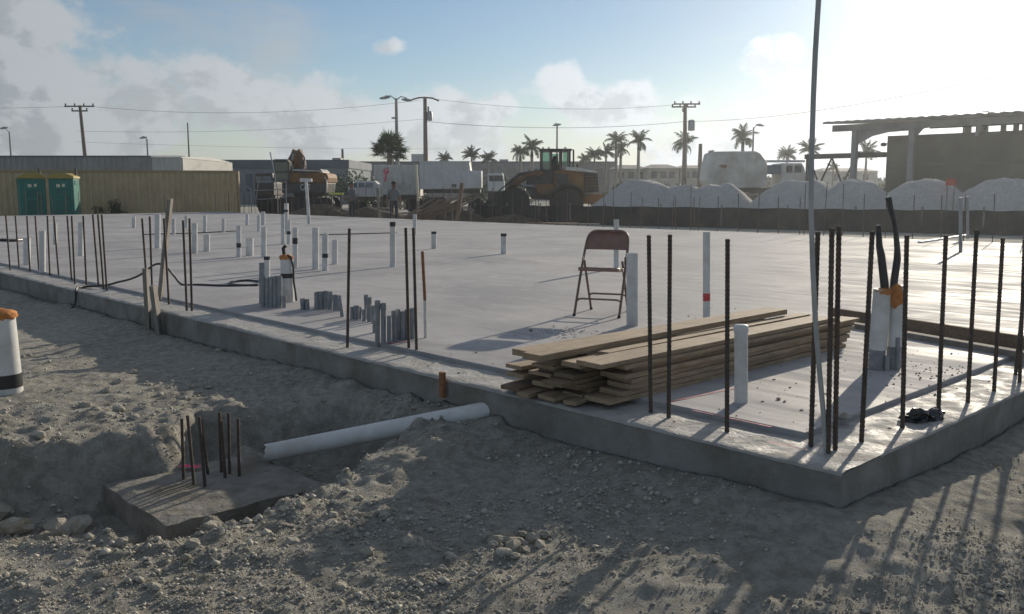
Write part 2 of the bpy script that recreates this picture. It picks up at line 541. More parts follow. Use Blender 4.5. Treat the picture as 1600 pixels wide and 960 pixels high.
def mat_glass(name, c, rough=.08):
    m = bpy.data.materials.new(name)
    m.use_nodes = True
    t = NT(m.node_tree)
    gl = t.n('ShaderNodeBsdfGlossy')
    gl.inputs['Roughness'].default_value = rough
    gl.inputs['Color'].default_value = (.8, .85, .85, 1)
    tr = t.n('ShaderNodeBsdfTransparent')
    tr.inputs[0].default_value = (*c, 1)
    mx = t.n('ShaderNodeMixShader')
    mx.inputs[0].default_value = 0.10
    t.nt.links.new(tr.outputs[0], mx.inputs[1])
    t.nt.links.new(gl.outputs[0], mx.inputs[2])
    o = t.n('ShaderNodeOutputMaterial')
    t.nt.links.new(mx.outputs[0], o.inputs[0])
    return m


M['glass'] = mat_glass('green_tinted_glass', (.35, .52, .46))
M['glassdark'] = mat('dark_window_glass', (0.02, 0.025, 0.03), (0.03, 0.035, 0.045), 1, .12, spec=.8)
M['glassblue'] = mat('blue_window_glass', (0.05, 0.10, 0.15), (0.07, 0.13, 0.19), 1, .15, spec=.8)


# ------------------------------------------------------------------ ground height
def _perlin(x, y, seed):
    xi, yi = np.floor(x).astype(np.int64), np.floor(y).astype(np.int64)
    xf, yf = x - xi, y - yi
    u, v = xf * xf * xf * (xf * (xf * 6 - 15) + 10), yf * yf * yf * (yf * (yf * 6 - 15) + 10)

    def g(ix, iy, dx, dy):
        h = (ix * 374761393 + iy * 668265263 + seed * 1442695041) & 0xffffffff
        h = ((h ^ (h >> 13)) * 1274126177) & 0xffffffff
        a = ((h ^ (h >> 16)) & 0xffff) / 65536.0 * 2 * np.pi
        return np.cos(a) * dx + np.sin(a) * dy
    n0 = g(xi, yi, xf, yf) * (1 - u) + g(xi + 1, yi, xf - 1, yf) * u
    n1 = g(xi, yi + 1, xf, yf - 1) * (1 - u) + g(xi + 1, yi + 1, xf - 1, yf - 1) * u
    return (n0 * (1 - v) + n1 * v) * 1.5


def fbm(x, y, scale, octaves=4, seed=0, gain=.5):
    s, a, f = 0, 1.0, scale
    for i in range(octaves):
        s = s + a * _perlin(x * f + 17.3 * i, y * f - 9.1 * i, seed + i * 31)
        a *= gain
        f *= 2.03
    return s


def sstep(x, a, b):
    t = np.clip((x - a) / (b - a), 0, 1)
    return t * t * (3 - 2 * t)


def poly_sd(x, y, poly):
    """signed distance to a polygon, negative inside"""
    d = np.full(x.shape, 1e9)
    inside = np.zeros(x.shape, bool)
    n = len(poly)
    for i in range(n):
        x0, y0 = poly[i]
        x1, y1 = poly[(i + 1) % n]
        ex, ey = x1 - x0, y1 - y0
        t = np.clip(((x - x0) * ex + (y - y0) * ey) / (ex * ex + ey * ey), 0, 1)
        d = np.minimum(d, np.hypot(x - x0 - t * ex, y - y0 - t * ey))
        c = (y0 <= y) != (y1 <= y)
        with np.errstate(divide='ignore', invalid='ignore'):
            xc = x0 + (y - y0) / (ey if ey else 1e-9) * ex
        inside ^= c & (x < xc)
    return np.where(inside, -d, d)


PIT = [px(*q, -.30).to_2d() for q in ((-330, 866), (-60, 860), (110, 850), (235, 852), (300, 838), (345, 826), (450, 790), (560, 736), (640, 684), (655, 668),
                                      (600, 652), (520, 640), (400, 643), (300, 650), (262, 672), (225, 690), (120, 700), (40, 712), (-40, 706), (-330, 716))]
PIT = [(p.x, p.y) for p in PIT]
PAD_Z = -0.48
PIPE_A = at(418, 708, 5.42)
PIPE_B = at(752, 643, 5.385)


def ground(x, y):
    x, y = np.asarray(x, float), np.asarray(y, float)
    a = (x - CORNER.x) * U.x + (y - CORNER.y) * U.y
    b = (x - CORNER.x) * V.x + (y - CORNER.y) * V.y
    dx = np.maximum(np.maximum(-a, a - LEN_A), 0)
    dy = np.maximum(np.maximum(-b, b - LEN_B), 0)
    d = np.hypot(dx, dy)
    near = 1 - sstep(np.hypot(x, y - 4), 9, 20)
    z = np.full(x.shape, -0.285)
    z += .085 * np.exp(-(d / .38) ** 2) * near
    z += .035 * np.exp(-((a + .1) ** 2 + (b + .1) ** 2) / .5)
    z += near * (.028 * fbm(x, y, .55, 3, 3) + .020 * fbm(x, y, 2.2, 4, 9) * sstep(d, .0, .6))
    # rough spoil on the left and around the pit
    sd = poly_sd(x + .07 * fbm(x, y, 3.1, 3, 21), y + .07 * fbm(x, y, 3.1, 3, 22), PIT)
    rough = np.exp(-np.maximum(sd, 0) / .7) * near
    lump = np.maximum(fbm(x, y, 5.5, 4, 41), -.15)
    z += rough * (.005 + .034 * lump + .014 * np.abs(fbm(x, y, 11, 3, 44))) + near * .012 * lump + near * .007 * fbm(x, y, 17, 3, 55)
    # pit
    fl = -.62 + .10 * sstep(a, 3.6, 4.1) + .04 * fbm(x, y, 2.5, 4, 61)
    k = sstep(-sd, -.02, .20)
    z = z * (1 - k) + fl * k
    # fill heaped over the drain pipe by the slab
    for (qx, qy, zz, rr) in ((690, 700, .06, .22), (620, 715, .05, .2), (800, 665, .05, .2), (755, 645, .13, .22)):
        c = px(qx, qy, -.25)
        z += zz * np.exp(-((x - c.x) ** 2 + (y - c.y) ** 2) / rr ** 2)
    # rubble slumped over the pad
    for (qx, qy, zz, rr) in ((505, 765, .025, .20), (330, 812, .02, .10), (385, 705, .03, .16)):
        c = px(qx, qy, PAD_Z)
        z = np.maximum(z, PAD_Z + zz + .02 * fbm(x, y, 7, 3, 91) - .16 * (np.hypot(x - c.x, y - c.y) / rr) ** 2)
    # hollow along the drain pipe
    ex, ey = PIPE_B.x - PIPE_A.x, PIPE_B.y - PIPE_A.y
    ts = ((x - PIPE_A.x) * ex + (y - PIPE_A.y) * ey) / (ex * ex + ey * ey)
    tc = np.clip(ts, 0, 1.05)
    ds = np.hypot(x - PIPE_A.x - tc * ex, y - PIPE_A.y - tc * ey)
    lim = PIPE_A.z + (PIPE_B.z - PIPE_A.z) * tc - .02 + .088 * sstep(tc, .4, .85) + np.maximum(ds - .06, 0) * .9 + .012 * fbm(x, y, 6, 3, 31)
    z = np.minimum(z, lim)
    inside = (a > .02) & (b > .02) & (a < LEN_A - .02) & (b < LEN_B - .02)
    z = np.where(inside, -.45, z)
    far = sstep(np.hypot(x, y), 30, 60)
    return z + far * .04 * fbm(x, y, .05, 3, 77)


def axis(segs):
    out = [segs[0][0]]
    for lo, hi, st in segs:
        n = max(1, int(round((hi - lo) / st)))
        out += list(np.linspace(lo, hi, n + 1)[1:])
    return np.array(out)


def build_ground():
    gx = axis([(-2600, -400, 220), (-400, -60, 34), (-60, -12, 3), (-12, -5.5, .12), (-5.5, 4.2, .024), (4.2, 12, .15), (12, 60, 3), (60, 400, 34), (400, 2600, 220)])
    gy = axis([(-400, -20, 40), (-20, .8, .8), (.8, 1.8, .05), (1.8, 7.2, .024), (7.2, 13, .06), (13, 60, 1.2), (60, 400, 20), (400, 4000, 240)])
    X, Y = np.meshgrid(gx, gy)
    Z = ground(X, Y)
    nx, ny = len(gx), len(gy)
    co = np.stack([X, Y, Z], -1).reshape(-1, 3)
    i = np.arange(nx * ny).reshape(ny, nx)
    q = np.stack([i[:-1, :-1], i[:-1, 1:], i[1:, 1:], i[1:, :-1]], -1).reshape(-1, 4)
    me = bpy.data.meshes.new('ground')
    me.vertices.add(len(co))
    me.vertices.foreach_set('co', co.ravel())
    me.loops.add(q.size)
    me.loops.foreach_set('vertex_index', q.ravel())
    me.polygons.add(len(q))
    me.polygons.foreach_set('loop_start', np.arange(0, q.size, 4))
    me.polygons.foreach_set('loop_total', np.full(len(q), 4))
    me.update()
    me.materials.append(M['ground'])
    me.polygons.foreach_set('use_smooth', np.ones(len(q), bool))
    struct(link('ground', me))


build_ground()


def gz(x, y):
    return float(ground(np.array([x]), np.array([y]))[0])


# ------------------------------------------------------------------ slab
LEDGE = 0.38


def build_slab():
    def quad_block(a0, a1, b0, b1, z0, z1, na=1, nb=1):
        mb = MB()
        vs = [ab(a0, b0, z0), ab(a1, b0, z0), ab(a1, b1, z0), ab(a0, b1, z0), ab(a0, b0, z1), ab(a1, b0, z1), ab(a1, b1, z1), ab(a0, b1, z1)]
        return mb.add(vs, [(3, 2, 1, 0), (4, 5, 6, 7), (0, 1, 5, 4), (1, 2, 6, 5), (2, 3, 7, 6), (3, 0, 4, 7)])
    # top of the ledge with a worn rim: a fine strip along the two visible edges
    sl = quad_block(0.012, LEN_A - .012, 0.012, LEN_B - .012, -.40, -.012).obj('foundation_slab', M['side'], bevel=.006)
    struct(sl)

    # ledge surface: grid strips with uneven, broken outer rim
    def strip(fa, n, m, width, seed):
        t = np.linspace(0, 1, n)
        s = np.linspace(0, 1, m)
        return t, s
    mb = MB()
    def ledge_strip(along_a, length, step):
        n = int(length / step) + 1
        cols = [0, .006, .03, .08, .16, .24, .32, LEDGE + .02]
        vs, fs = [], []
        for i in range(n):
            la = length * i / (n - 1)
            for j, w in enumerate(cols):
                a, b = (la, w) if along_a else (w, la)
                P = ab(a, b)
                zz = float(.006 * fbm(np.array([P.x]), np.array([P.y]), 6, 3, 5)[0])
                if j == 0:
                    zz = -.016
                elif j == 1:
                    zz = -.004 + min(0, zz)
                out = 0
                if j <= 1:
                    out = .006 + .008 * float(fbm(np.array([P.x * 4]), np.array([P.y * 4]), 3, 3, 8)[0])
                a, b = (la, w + out) if along_a else (w + out, la)
                vs.append(ab(a, b, zz))
        k = len(cols)
        for i in range(n - 1):
            for j in range(k - 1):
                fs.append((i * k + j, i * k + j + 1, (i + 1) * k + j + 1, (i + 1) * k + j))
        mb.add(vs, fs)
    ledge_strip(True, 16.0, .06)
    le = mb.obj('ledge_surface', M['ledge'], sl, smooth=True)
    mb = MB()
    # the second strip starts past the first, so the two do not overlap
    n, cols = 60, [0, .006, .03, .08, .16, .24, .32, LEDGE + .02]
    vs, fs = [], []
    for i in range(n):
        la = LEDGE + .02 + (8.0 - LEDGE) * i / (n - 1)
        for j, w in enumerate(cols):
            P = ab(w, la)
            zz = float(.006 * fbm(np.array([P.x]), np.array([P.y]), 6, 3, 5)[0])
            out = 0
            if j <= 1:
                zz = -.016 if j == 0 else -.004 + min(0, zz)
                out = .006 + .008 * float(fbm(np.array([P.x * 4]), np.array([P.y * 4]), 3, 3, 8)[0])
            vs.append(ab(w + out, la, zz))
    k = len(cols)
    for i in range(n - 1):
        for j in range(k - 1):
            fs.append((i * k + j, i * k + j + 1, (i + 1) * k + j + 1, (i + 1) * k + j))
    mb.add(vs, fs)
    mb.obj('ledge_surface', M['ledge'], sl, smooth=True)
    inner = quad_block(LEDGE, LEN_A - LEDGE, LEDGE, LEN_B - LEDGE, -.011, ZS).obj('floor_surface', M['slab'], sl, bevel=.006)
    # red layout lines sprayed on the floor
    for (p0, p1, w) in (((1040, 629), (1150, 606), .012), ((1082, 641), (1205, 667), .014), ((604, 537), (637, 533), .02), ((1200, 690), (1262, 703), .012)):
        z = ZS + .004
        A, B = px(*p0, z), px(*p1, z)
        d = (B - A).normalized()
        s = Vector((-d.y, d.x, 0)) * w / 2
        mb = MB()
        n = 8
        vs, fs = [], []
        for i in range(n + 1):
            c = A.lerp(B, i / n)
            k = random.uniform(.6, 1.1)
            vs += [c - s * k, c + s * k]
        fs = [(2 * i, 2 * i + 1, 2 * i + 3, 2 * i + 2) for i in range(n)]
        mb.add(vs, fs).obj('paint_line', M['red'], sl)
    # chalk lines and saw marks running along the slab
    for (p0, p1, w) in (((520, 392), (800, 384), .03),):
        pass
    return sl


SLAB = build_slab()


# ------------------------------------------------------------------ rebar
def rebar_mesh(name, r, ribs, m, h=1.0):
    mb = MB()
    if ribs:
        pts, rs = [], []
        k = int(h / .022)
        for i in range(k + 1):
            z = h * i / k
            pts += [(0, 0, z - .004), (0, 0, z + .004)]
            rs += [r * 1.16, r * .94]
        mb.tube(pts, rs, 7)
    else:
        mb.tube([(0, 0, 0), (0, 0, h)], r, 5)
    me = mb.mesh(name, ribs)
    me.materials.append(m)
    return me


RB_NEAR = rebar_mesh('starter_bar', .0112, True, M['rebar'])
RB_FAR = rebar_mesh('starter_bar', .012, False, M['rebar_far'])


def bar_between(me, B, T, label, group, name='starter_bar'):
    d = T - B
    o = bpy.data.objects.new(name, me)
    COL.objects.link(o)
    o.location = B - d.normalized() * .03
    o.rotation_euler = d.to_track_quat('Z', 'Y').to_euler()
    o.scale = (1, 1, d.length + .03)
    if label:
        tag(o, label, 'rebar', group)
    return o


FRONT_BARS = (((145, 153, 159), 'rusty starter bar in the close trio where the black cable leaves the ledge'), ((222, 234), 'rusty starter bar rising behind the weathered stakes'),
              ((256,), 'rusty starter bar right beside the long leaning weathered board'), ((286, 296), 'rusty starter bar of the pair in front of the coiled black cable'),
              ((546,), 'rusty starter bar standing alone between the two conduit clusters'), ((634, 646), 'rusty starter bar of the pair beside the uneven conduit row'),
              ((1014, 1047), 'rusty starter bar of the pair before the jutting plank ends'), ((1137,), 'rusty starter bar right beside the capped white pipe'))
LG, LL = 'starter bars along the long front ledge', 'rusty starter bar in the ledge row leading up to the trio by the cable'
for (x0, y0, x1, y1) in ((9, 337, 16, 423), (24, 338, 30, 420), (42, 338, 47, 424), (55, 338, 61, 426), (74, 338, 78, 431), (84, 338, 92, 433),
                         (105, 338, 112, 438), (112, 338, 117, 444), (130, 338, 135, 446), (145, 336, 154, 447), (153, 336, 162, 452), (159, 336, 167, 454),
                         (222, 342, 231, 466), (234, 339, 238, 462), (256, 342, 264, 476), (286, 345, 292, 485), (296, 342, 300, 486),
                         (546, 358, 543, 543), (634, 357, 639, 550), (646, 357, 651, 553), (1014, 369, 1017, 644), (1047, 368, 1045, 653), (1137, 375, 1136, 676)):
    B = px(x1, y1, 0)
    lb = LL
    for xs_, tx in FRONT_BARS:
        if x0 in xs_:
            lb = tx
    bar_between(RB_NEAR, B, at(x0, y0, B.y), lb, LG)
LG, LL = 'starter bars clustered at the slab corner', 'ribbed steel bar in the tight cluster at the slab corner'
for (x0, y0, x1, y1) in ((1278, 364, 1267, 697), (1300, 358, 1294, 708), (1311, 355, 1305, 703)):
    B = px(x1, y1, 0)
    bar_between(RB_NEAR, B, at(x0, y0, B.y), LL, LG)
LG, LL = 'starter bars along the short ledge', 'ribbed steel starter bar standing in the short ledge with long shadow on the ground'
for (x0, y0, x1, y1) in ((1363, 363, 1346, 691), (1417, 369, 1410, 669), (1478, 369, 1466, 647), (1526, 360, 1512, 630), (1567, 373, 1553, 612), (1601, 375, 1593, 598)):
    B = px(x1, y1, 0)
    bar_between(RB_NEAR, B, at(x0, y0, B.y), {1363: 'ribbed steel bar on the short ledge in front of the foam-topped sleeve pair', 1417: 'ribbed steel bar on the short ledge between the sleeve pair and the plastic bag', 1478: 'ribbed steel bar with the black plastic bag at its foot'}.get(x0, LL), LG)
for k in range(5):
    B = ab(.18, 2.75 + .42 * k)
    bar_between(RB_NEAR, B, B + Vector((.03, 0, .95)), LL, LG)

LG, LL = 'starter bars along the back edge of the slab', 'thin steel starter bar in the row along the back edge of the slab'
a = 2.0
while a < 42.5:
    a += random.choice((.12, .42, .5, .55, .62, .66))
    h = random.uniform(.95, 1.12) if random.random() < .82 else random.uniform(1.25, 1.4)
    B = ab(a, LEN_B - .18)
    bar_between(RB_FAR, B, B + Vector((random.uniform(-.04, .04), random.uniform(-.04, .04), h)), LL, LG)
LG, LL = 'starter bars along the end by the tan container', 'thin steel starter bar at the slab end in front of the tan container'
b = 4.0
while b < 18:
    b += random.choice((.15, .5, .55, .6))
    B = ab(LEN_A - .18, b)
    bar_between(RB_FAR, B, B + Vector((random.uniform(-.05, .05), 0, random.uniform(.95, 1.15))), LL, LG)

# tall bent rod tied to the corner bars
B = px(1291, 707, 0)
pts = []
for (x, y) in ((1291, 709), (1286, 640), (1280, 575), (1274, 500), (1270, 420), (1267.5, 335), (1268, 250), (1271, 150), (1274, 80), (1279, 0), (1285, -90), (1293, -180)):
    pts.append(at(x, y, B.y))
mb = MB().tube(pts, [.012] * 12, 10)
tag(mb.obj('bent_rod', M['rod'], smooth=True), 'tall thin grey rod rising bent from the corner cluster of bars far above everything', 'rod')


# ------------------------------------------------------------------ pipes through the floor
def riser(x, yb, yt, w, band=None, capped=False, label=None, group=None, tilt=0, bandmat='tape', z=None, xt=None, dark_top=False):
    z = ZS if z is None else z
    B = px(x, yb, z)
    T = at(x if xt is None else xt, yt, B.y)
    h = (T - B).length
    dist = (B - Vector((0, 0, CAM_Z))).length
    r = w / 2 * dist / FPX
    t = thing('pvc_riser', label, 'pipe', B - Vector((0, 0, .01)), 0, group)
    t.rotation_euler = (T - B).to_track_quat('Z', 'Y').to_euler()
    n = 20 if w > 8 else 12
    h += .01
    if capped:
        MB().lathe([(r, 0), (r, h - r * .35)], n).obj('pipe', M['pvc'], t, smooth=True)
        MB().lathe([(r * 1.12, h - r * 1.1), (r * 1.12, h - r * .35), (r * .9, h - r * .08), (r * .4, h)], n).obj('end_cap', M['pvc'], t, smooth=True)
    else:
        MB().lathe([(r, 0), (r, h), (r * .86, h), (r * .86, h - 2.2 * r), (.001, h - 2.2 * r)], n).obj('pipe', M['pvc'], t, smooth=True)
    if band:
        z0, z1 = band
        MB().lathe([(r * 1.03, h * z0), (r * 1.03, h * z1)], n).obj('tape_band', M[bandmat], t, smooth=True)
    return t


riser(988, 509, 396, 18, label='thick white pipe standing right beside the folding chair')
riser(1158, 629, 507, 20, capped=True, label='capped white pipe standing on the floor in front of the lumber stack')
riser(1104, 497, 363, 11, band=(.21, .30), bandmat='red', label='tall white pipe with a red band behind the lumber stack')
riser(963, 420, 343, 8, label='slim white pipe standing behind the folding chair')
riser(787, 397, 365, 9, band=(.86, 1.0), label='lone short white pipe with dark rim in the open middle of the floor')
riser(678, 389, 362, 8, band=(.86, 1.0), label='short white pipe with dark rim beyond the row of grey conduits')
riser(613.5, 417, 347, 9, band=(.9, 1.0), label='tall white pipe with dark rim between two rebars')
riser(648, 366, 335, 6, label='thin white pipe near the back edge behind a pair of rebars')
PG = 'white pipes scattered across the left half of the floor'
PL = 'white plastic pipe standing among others on the left half of the floor'
PB = 'white plastic pipe with black tape band on the left half of the floor'
for q in ((246, 388, 335, 8), (209, 356, 339, 5), (291, 356, 337, 5), (271, 367, 342, 5), (320, 363, 337, 5), (349, 363, 342, 5), (304, 396, 349, 8), (323, 393, 367, 9),
          (390, 400, 372, 11), (386, 352, 335, 5), (411, 352, 331, 6), (412, 402, 355, 8), (404, 362, 337, 5), (442, 382, 335, 6), (493, 421, 356, 10), (523, 413, 375, 9),
          (42, 414, 372, 9), (66, 425, 361, 8), (126, 400, 347, 7), (86, 382, 349, 5)):
    riser(*q, label={390: 'short wide white pipe stub beside a banded pipe', 493: 'thick white pipe right next to a banded white pipe before the open floor', 246: 'tall white pipe behind the weathered leaning board', 323: 'short wide white pipe beside a taller one past the loose bar'}.get(q[0], PL), group=PG)
for q, bd in (((373, 402, 353, 7), (.32, .46)), ((451, 382, 344, 6), (.42, .55)), ((461, 418, 356, 8), (.60, .75)), ((508, 423, 365, 9), (.36, .47)), ((417, 436, 401, 9), (.86, 1.0))):
    riser(*q, band=bd, label=PB, group='white pipes with black tape bands')
t = riser(447, 366, 318, 6, band=(.72, .80), label='tallest white pipe with black band near the middle of the left floor')

# white tee-topped post far back on the slab
B = px(483, 350, ZS)
t = thing('tee_post', 'white post with flat tee top standing near the back edge of the slab', 'post', B)
H = (at(478, 282, B.y) - B).length
MB().tube([(0, 0, -.02), (-.06, 0, H - .05)], .055, 12).obj('post', M['pvc'], t, smooth=True)
MB().tube([(-.26, 0, H), (.14, 0, H)], .06, 12).obj('tee_top', M['pvc'], t, smooth=True)


def foam_blob(r, h, seed, name, parent, loc):
    bm = bmesh.new()
    bmesh.ops.create_icosphere(bm, subdivisions=3, radius=1)
    for v in bm.verts:
        c = v.co.copy()
        k = 1 + .22 * float(fbm(np.array([c.x * 1.0 + seed]), np.array([c.y + c.z * 1.7]), 2.0, 3, seed)[0])
        v.co = Vector((c.x * r * k, c.y * r * k, c.z * h * k))
    me = bpy.data.meshes.new(name)
    bm.to_mesh(me)
    bm.free()
    me.materials.append(M['foam'])
    me.polygons.foreach_set('use_smooth', [True] * len(me.polygons))
    return link(name, me, parent, loc=loc)


def foam_pipe(x, yb, yt, w, z, label, bands, cable, tilt):
    B = px(x, yb, z)
    T = at(x, yt, B.y)
    h = (T - B).length
    r = w / 2 * (B - Vector((0, 0, CAM_Z))).length / FPX
    t = thing('sleeve_pipe', label, 'pipe', B - Vector((0, 0, .02)))
    t.rotation_euler = (0, tilt, 0)
    MB().lathe([(r, 0), (r, h), (r * .85, h), (r * .85, h - r)], 24).obj('pipe', M['pvc'], t, smooth=True)
    for z0, z1 in bands:
        MB().lathe([(r * 1.02, h * z0), (r * 1.025, h * z1)], 24).obj('tape_band', M['tape'], t, smooth=True)
    foam_blob(r * 1.12, r * .55, int(x) % 17 + 3, 'foam_plug', t, (0, 0, h))
    for c in cable:
        MB().tube([Vector(q) for q in c[0]], c[1], 8).obj('cable', M['cable'], t, smooth=True)
    return t, h, r


t, h, r = foam_pipe(450, 471, 400, 19, ZS, 'white sleeve pipe with orange foam plug and black cable beside grey conduit block', ((.56, .66),), (), 0)
MB().tube([(-.02, 0, h), (-.03, 0, h + .1), (.0, 0, h + .13)], .02, 8).obj('cable', M['cable'], t, smooth=True)
MB().tube([(.02, -.04, h + .03), (r * .9, -.06, h + .01), (r * 1.2, -.05, h * .8), (r * 1.15, -.04, h * .5), (r * 1.4, -.04, h * .2), (r * 1.45, -.03, .03)], .011, 8).obj('cable', M['cable'], t, smooth=True)
t, h, r = foam_pipe(13, 613, 490, 37, gz(*px(13, 613, -.28).to_2d()), 'white sleeve pipe with orange foam and black tape standing in loose fill', ((.10, .27),), (), -.035)
MB().tube([(-.02, 0, h - .02), (-.025, 0, h + .08), (-.03, 0, h + .2), (-.055, 0, h + .4), (-.09, 0, h + .62), (-.2, 0, h + .75)], .017, 8).obj('cable', M['cable'], t, smooth=True)
MB().tube([(.0, -.03, h + .02), (.012, -.03, h + .1), (.0, -.03, h + .16), (-.03, -.03, h + .05)], .012, 8).obj('cable', M['tape'], t, smooth=True)

# pair of sleeves by the corner with two thick taped cables
B = px(1383, 577, ZS)
t = thing('sleeve_pipe_pair', 'pair of white sleeve pipes with orange foam and two thick black cables near the corner', 'pipe', B)
Y = B.y
def loc(x, y, dy=0.0):
    return at(x, y, Y + dy) - B
for i, (xb, yb, xt, yt, w) in enumerate(((1371, 546, 1379, 452, 27), (1397, 541, 1402, 446, 23))):
    b0, b1 = loc(xb, yb, .02 * i), loc(xt, yt, .02 * i)
    r = w / 2 * Y / FPX * 1.0
    MB().tube([b0, b0.lerp(b1, .5), b1], r, 24).obj('pipe', M['pvc'], t, smooth=True)
    c0 = Vector((b0.x, b0.y, -.02))
    MB().tube([c0, b0 + Vector((0, 0, .03))], r * .93, 16).obj('conduit', M['conduit'], t, smooth=True)
for (x, yb, yt, w, dy) in ((1386, 577, 556, 8, -.05), (1403, 572, 528, 7, -.03), (1407, 570, 531, 5, .06)):
    b0, b1 = loc(x, yb, dy), loc(x, yt, dy)
    b0.z = -.02
    MB().tube([b0, b1], w / 2 * Y / FPX, 12).obj('conduit', M['conduit'], t, smooth=True)
fb = foam_blob(.058, .026, 6, 'foam_plug', t, loc(1381, 456, -.01))
fb = foam_blob(.046, .075, 9, 'foam_plug', t, loc(1400, 462, -.02))
MB().tube([loc(1383, 470), loc(1382, 445), loc(1377, 400), loc(1374, 385), loc(1373, 362), loc(1372, 352)], [.026, .027, .025, .021, .017, .016], 12).obj('cable', M['cable'], t, smooth=True)
MB().tube([loc(1396, 470), loc(1397, 440), loc(1402, 405), loc(1402, 390), loc(1400, 365), loc(1397, 345), loc(1391, 325), loc(1388, 308)], [.023, .024, .023, .019, .016, .016, .019, .02], 12).obj('cable', M['cable'], t, smooth=True)

# grey conduits
CM = {}
def conduit(x, yb, yt, w, label, group, xt=None, bell=False):
    B = px(x, yb, ZS)
    T = at(x if xt is None else xt, yt, B.y)
    d = T - B
    r = w / 2 * B.length / FPX
    mb = MB()
    h = d.length
    prof = [(r, -.02), (r, h - .06), (r * 1.18, h - .05), (r * 1.18, h), (r * .95, h), (r * .95, h - .05), (.001, h - .05)] if bell else [(r, -.02), (r, h), (r * .84, h), (r * .84, h - .08), (.001, h - .08)]
    o = mb.lathe(prof, 12).obj('conduit', M['conduit'], smooth=True)
    o.location = B
    o.rotation_euler = d.to_track_quat('Z', 'Y').to_euler()
    tag(o, label, 'conduit', group)


CL, CG = 'grey plastic conduit in the tight block beside the foam-plugged pipe', 'grey conduits in the tall block'
for k in range(5):
    conduit(412 + 6.2 * k, 479 + .4 * k, 433 + random.uniform(-2, 3), 7.6, CL, CG)
    conduit(410 + 6.2 * k, 474, 434 + random.uniform(-2, 3), 7.6, CL, CG)
conduit(409, 475, 411, 8, 'tallest grey conduit at the end of the tight conduit block', None)
conduit(444, 481, 463, 6, 'small single grey conduit stub beside the tall conduit block', None, bell=True)
CL, CG = 'short grey conduit stub in the low cluster along the front of the floor', 'short grey conduit stubs'
for q in ((473, 484, 467, 7), (480, 484, 468, 7), (495, 483, 457, 8), (502, 483, 456, 8), (509, 483, 455, 8), (516, 484, 456, 8), (498, 479, 456, 8), (512, 479, 456, 7), (524, 485, 461, 8),
          (530, 486, 462, 7), (551, 499, 480, 8), (557, 500, 478, 8), (562, 499, 480, 6)):
    conduit(*q, CL, CG, bell=random.random() < .4)
conduit(535, 495, 468, 6, 'grey conduit stub leaning out of the low cluster', None, xt=531)
CL, CG = 'grey conduit in the tall uneven row beside the pair of rebars', 'grey conduits in the uneven row'
for q in ((572, 499, 461, 6), (577, 503, 465, 7), (569, 502, 484, 6), (583, 505, 478, 6), (590, 536, 470, 8), (599, 536, 474, 8), (608, 536, 494, 7), (616, 533, 486, 8), (622, 531, 484, 8),
          (629, 531, 487, 8), (636, 530, 484, 7), (644, 530, 482, 8), (648, 529, 489, 6), (586, 520, 500, 8)):
    conduit(*q, CL, CG, bell=random.random() < .5)

# marker stake with a red top
B = px(665, 528, ZS)
t = thing('marker_stake', 'thin white stake with rusty red upper half beside the conduit row', 'stake', B)
MB().tube([(0, 0, -.01), at(664, 470, B.y) - B], .0135, 8).obj('lower_half', M['pvc'], t, smooth=True)
MB().tube([at(664, 471, B.y) - B, at(660, 393, B.y) - B], .0125, 8).obj('upper_half', M['rust'], t, smooth=True)


# cables on the floor
def cord(pts, r, name, label, m='cable'):
    P = []
    for i in range(len(pts) - 1):
        for s in range(6):
            u = s / 6
            p0, p1, p2, p3 = pts[max(i - 1, 0)], pts[i], pts[i + 1], pts[min(i + 2, len(pts) - 1)]
            P.append(0.5 * ((2 * p1) + (-p0 + p2) * u + (2 * p0 - 5 * p1 + 4 * p2 - p3) * u * u + (-p0 + 3 * p1 - 3 * p2 + p3) * u ** 3))
    P.append(pts[-1])
    tag(MB().tube(P, r, 8).obj(name, M[m], smooth=True), label, 'cable')


pts = [ab(9.4, -.22, -.25), ab(9.55, -.04, -.16), ab(9.62, .01, .015), ab(9.8, .16, .015), px(165, 446, ZS + .01)]
y0, y1 = px(165, 446, ZS).y, px(283, 446, ZS).y
for (x, y) in ((185, 441), (205, 436), (222, 428), (238, 416), (248, 412.5), (258, 416), (266, 424), (274, 434)):
    pts.append(at(x, y, y0 + (y1 - y0) * (x - 165) / 118))
pts += [px(x, y, ZS + .01) for x, y in ((285, 445), (310, 445), (350, 446.5), (385, 446), (404, 444), (404, 440), (385, 438.5), (365, 440), (358, 443), (372, 445.5), (404, 446))]
cord(pts, .013, 'power_cable', 'black cable looping over the board and coiled on the slab floor')
cord([px(x, y, ZS + .03) for x, y in ((-15, 376), (5, 375), (20, 376), (34, 375))], .03, 'cable_end', 'short black cable end lying near the left pipes')
tag(MB().tube([px(222, 366.5, ZS + .012), px(300, 364.5, ZS + .012), px(374, 361, ZS + .012)], .014, 7).obj('loose_bar', M['rebar']), 'loose steel bar lying flat on the floor between white pipes', 'rebar')
tag(MB().tube([px(500, 367, ZS + .012), px(620, 364, ZS + .012)], .012, 7).obj('loose_bar', M['rebar']), 'long thin bar lying flat on the open floor toward the back edge', 'rebar')

# ------------------------------------------------------------------ folding chair
FL, FR = px(897, 494, ZS), px(967, 497.5, ZS)
mid = (FL + FR) / 2
fwd = Vector((-(FR - FL).y, (FR - FL).x, 0)).normalized() * -1      # toward the sitter's front
if fwd.y > 0:
    fwd = -fwd
ang = math.atan2(fwd.y, fwd.x) - math.pi / 2
ch = thing('folding_chair', 'brown metal folding chair standing open on the concrete floor', 'chair', (*(mid - fwd * .25).to_2d(), ZS), ang)
W = (FR - FL).length / 2
tr = .0125
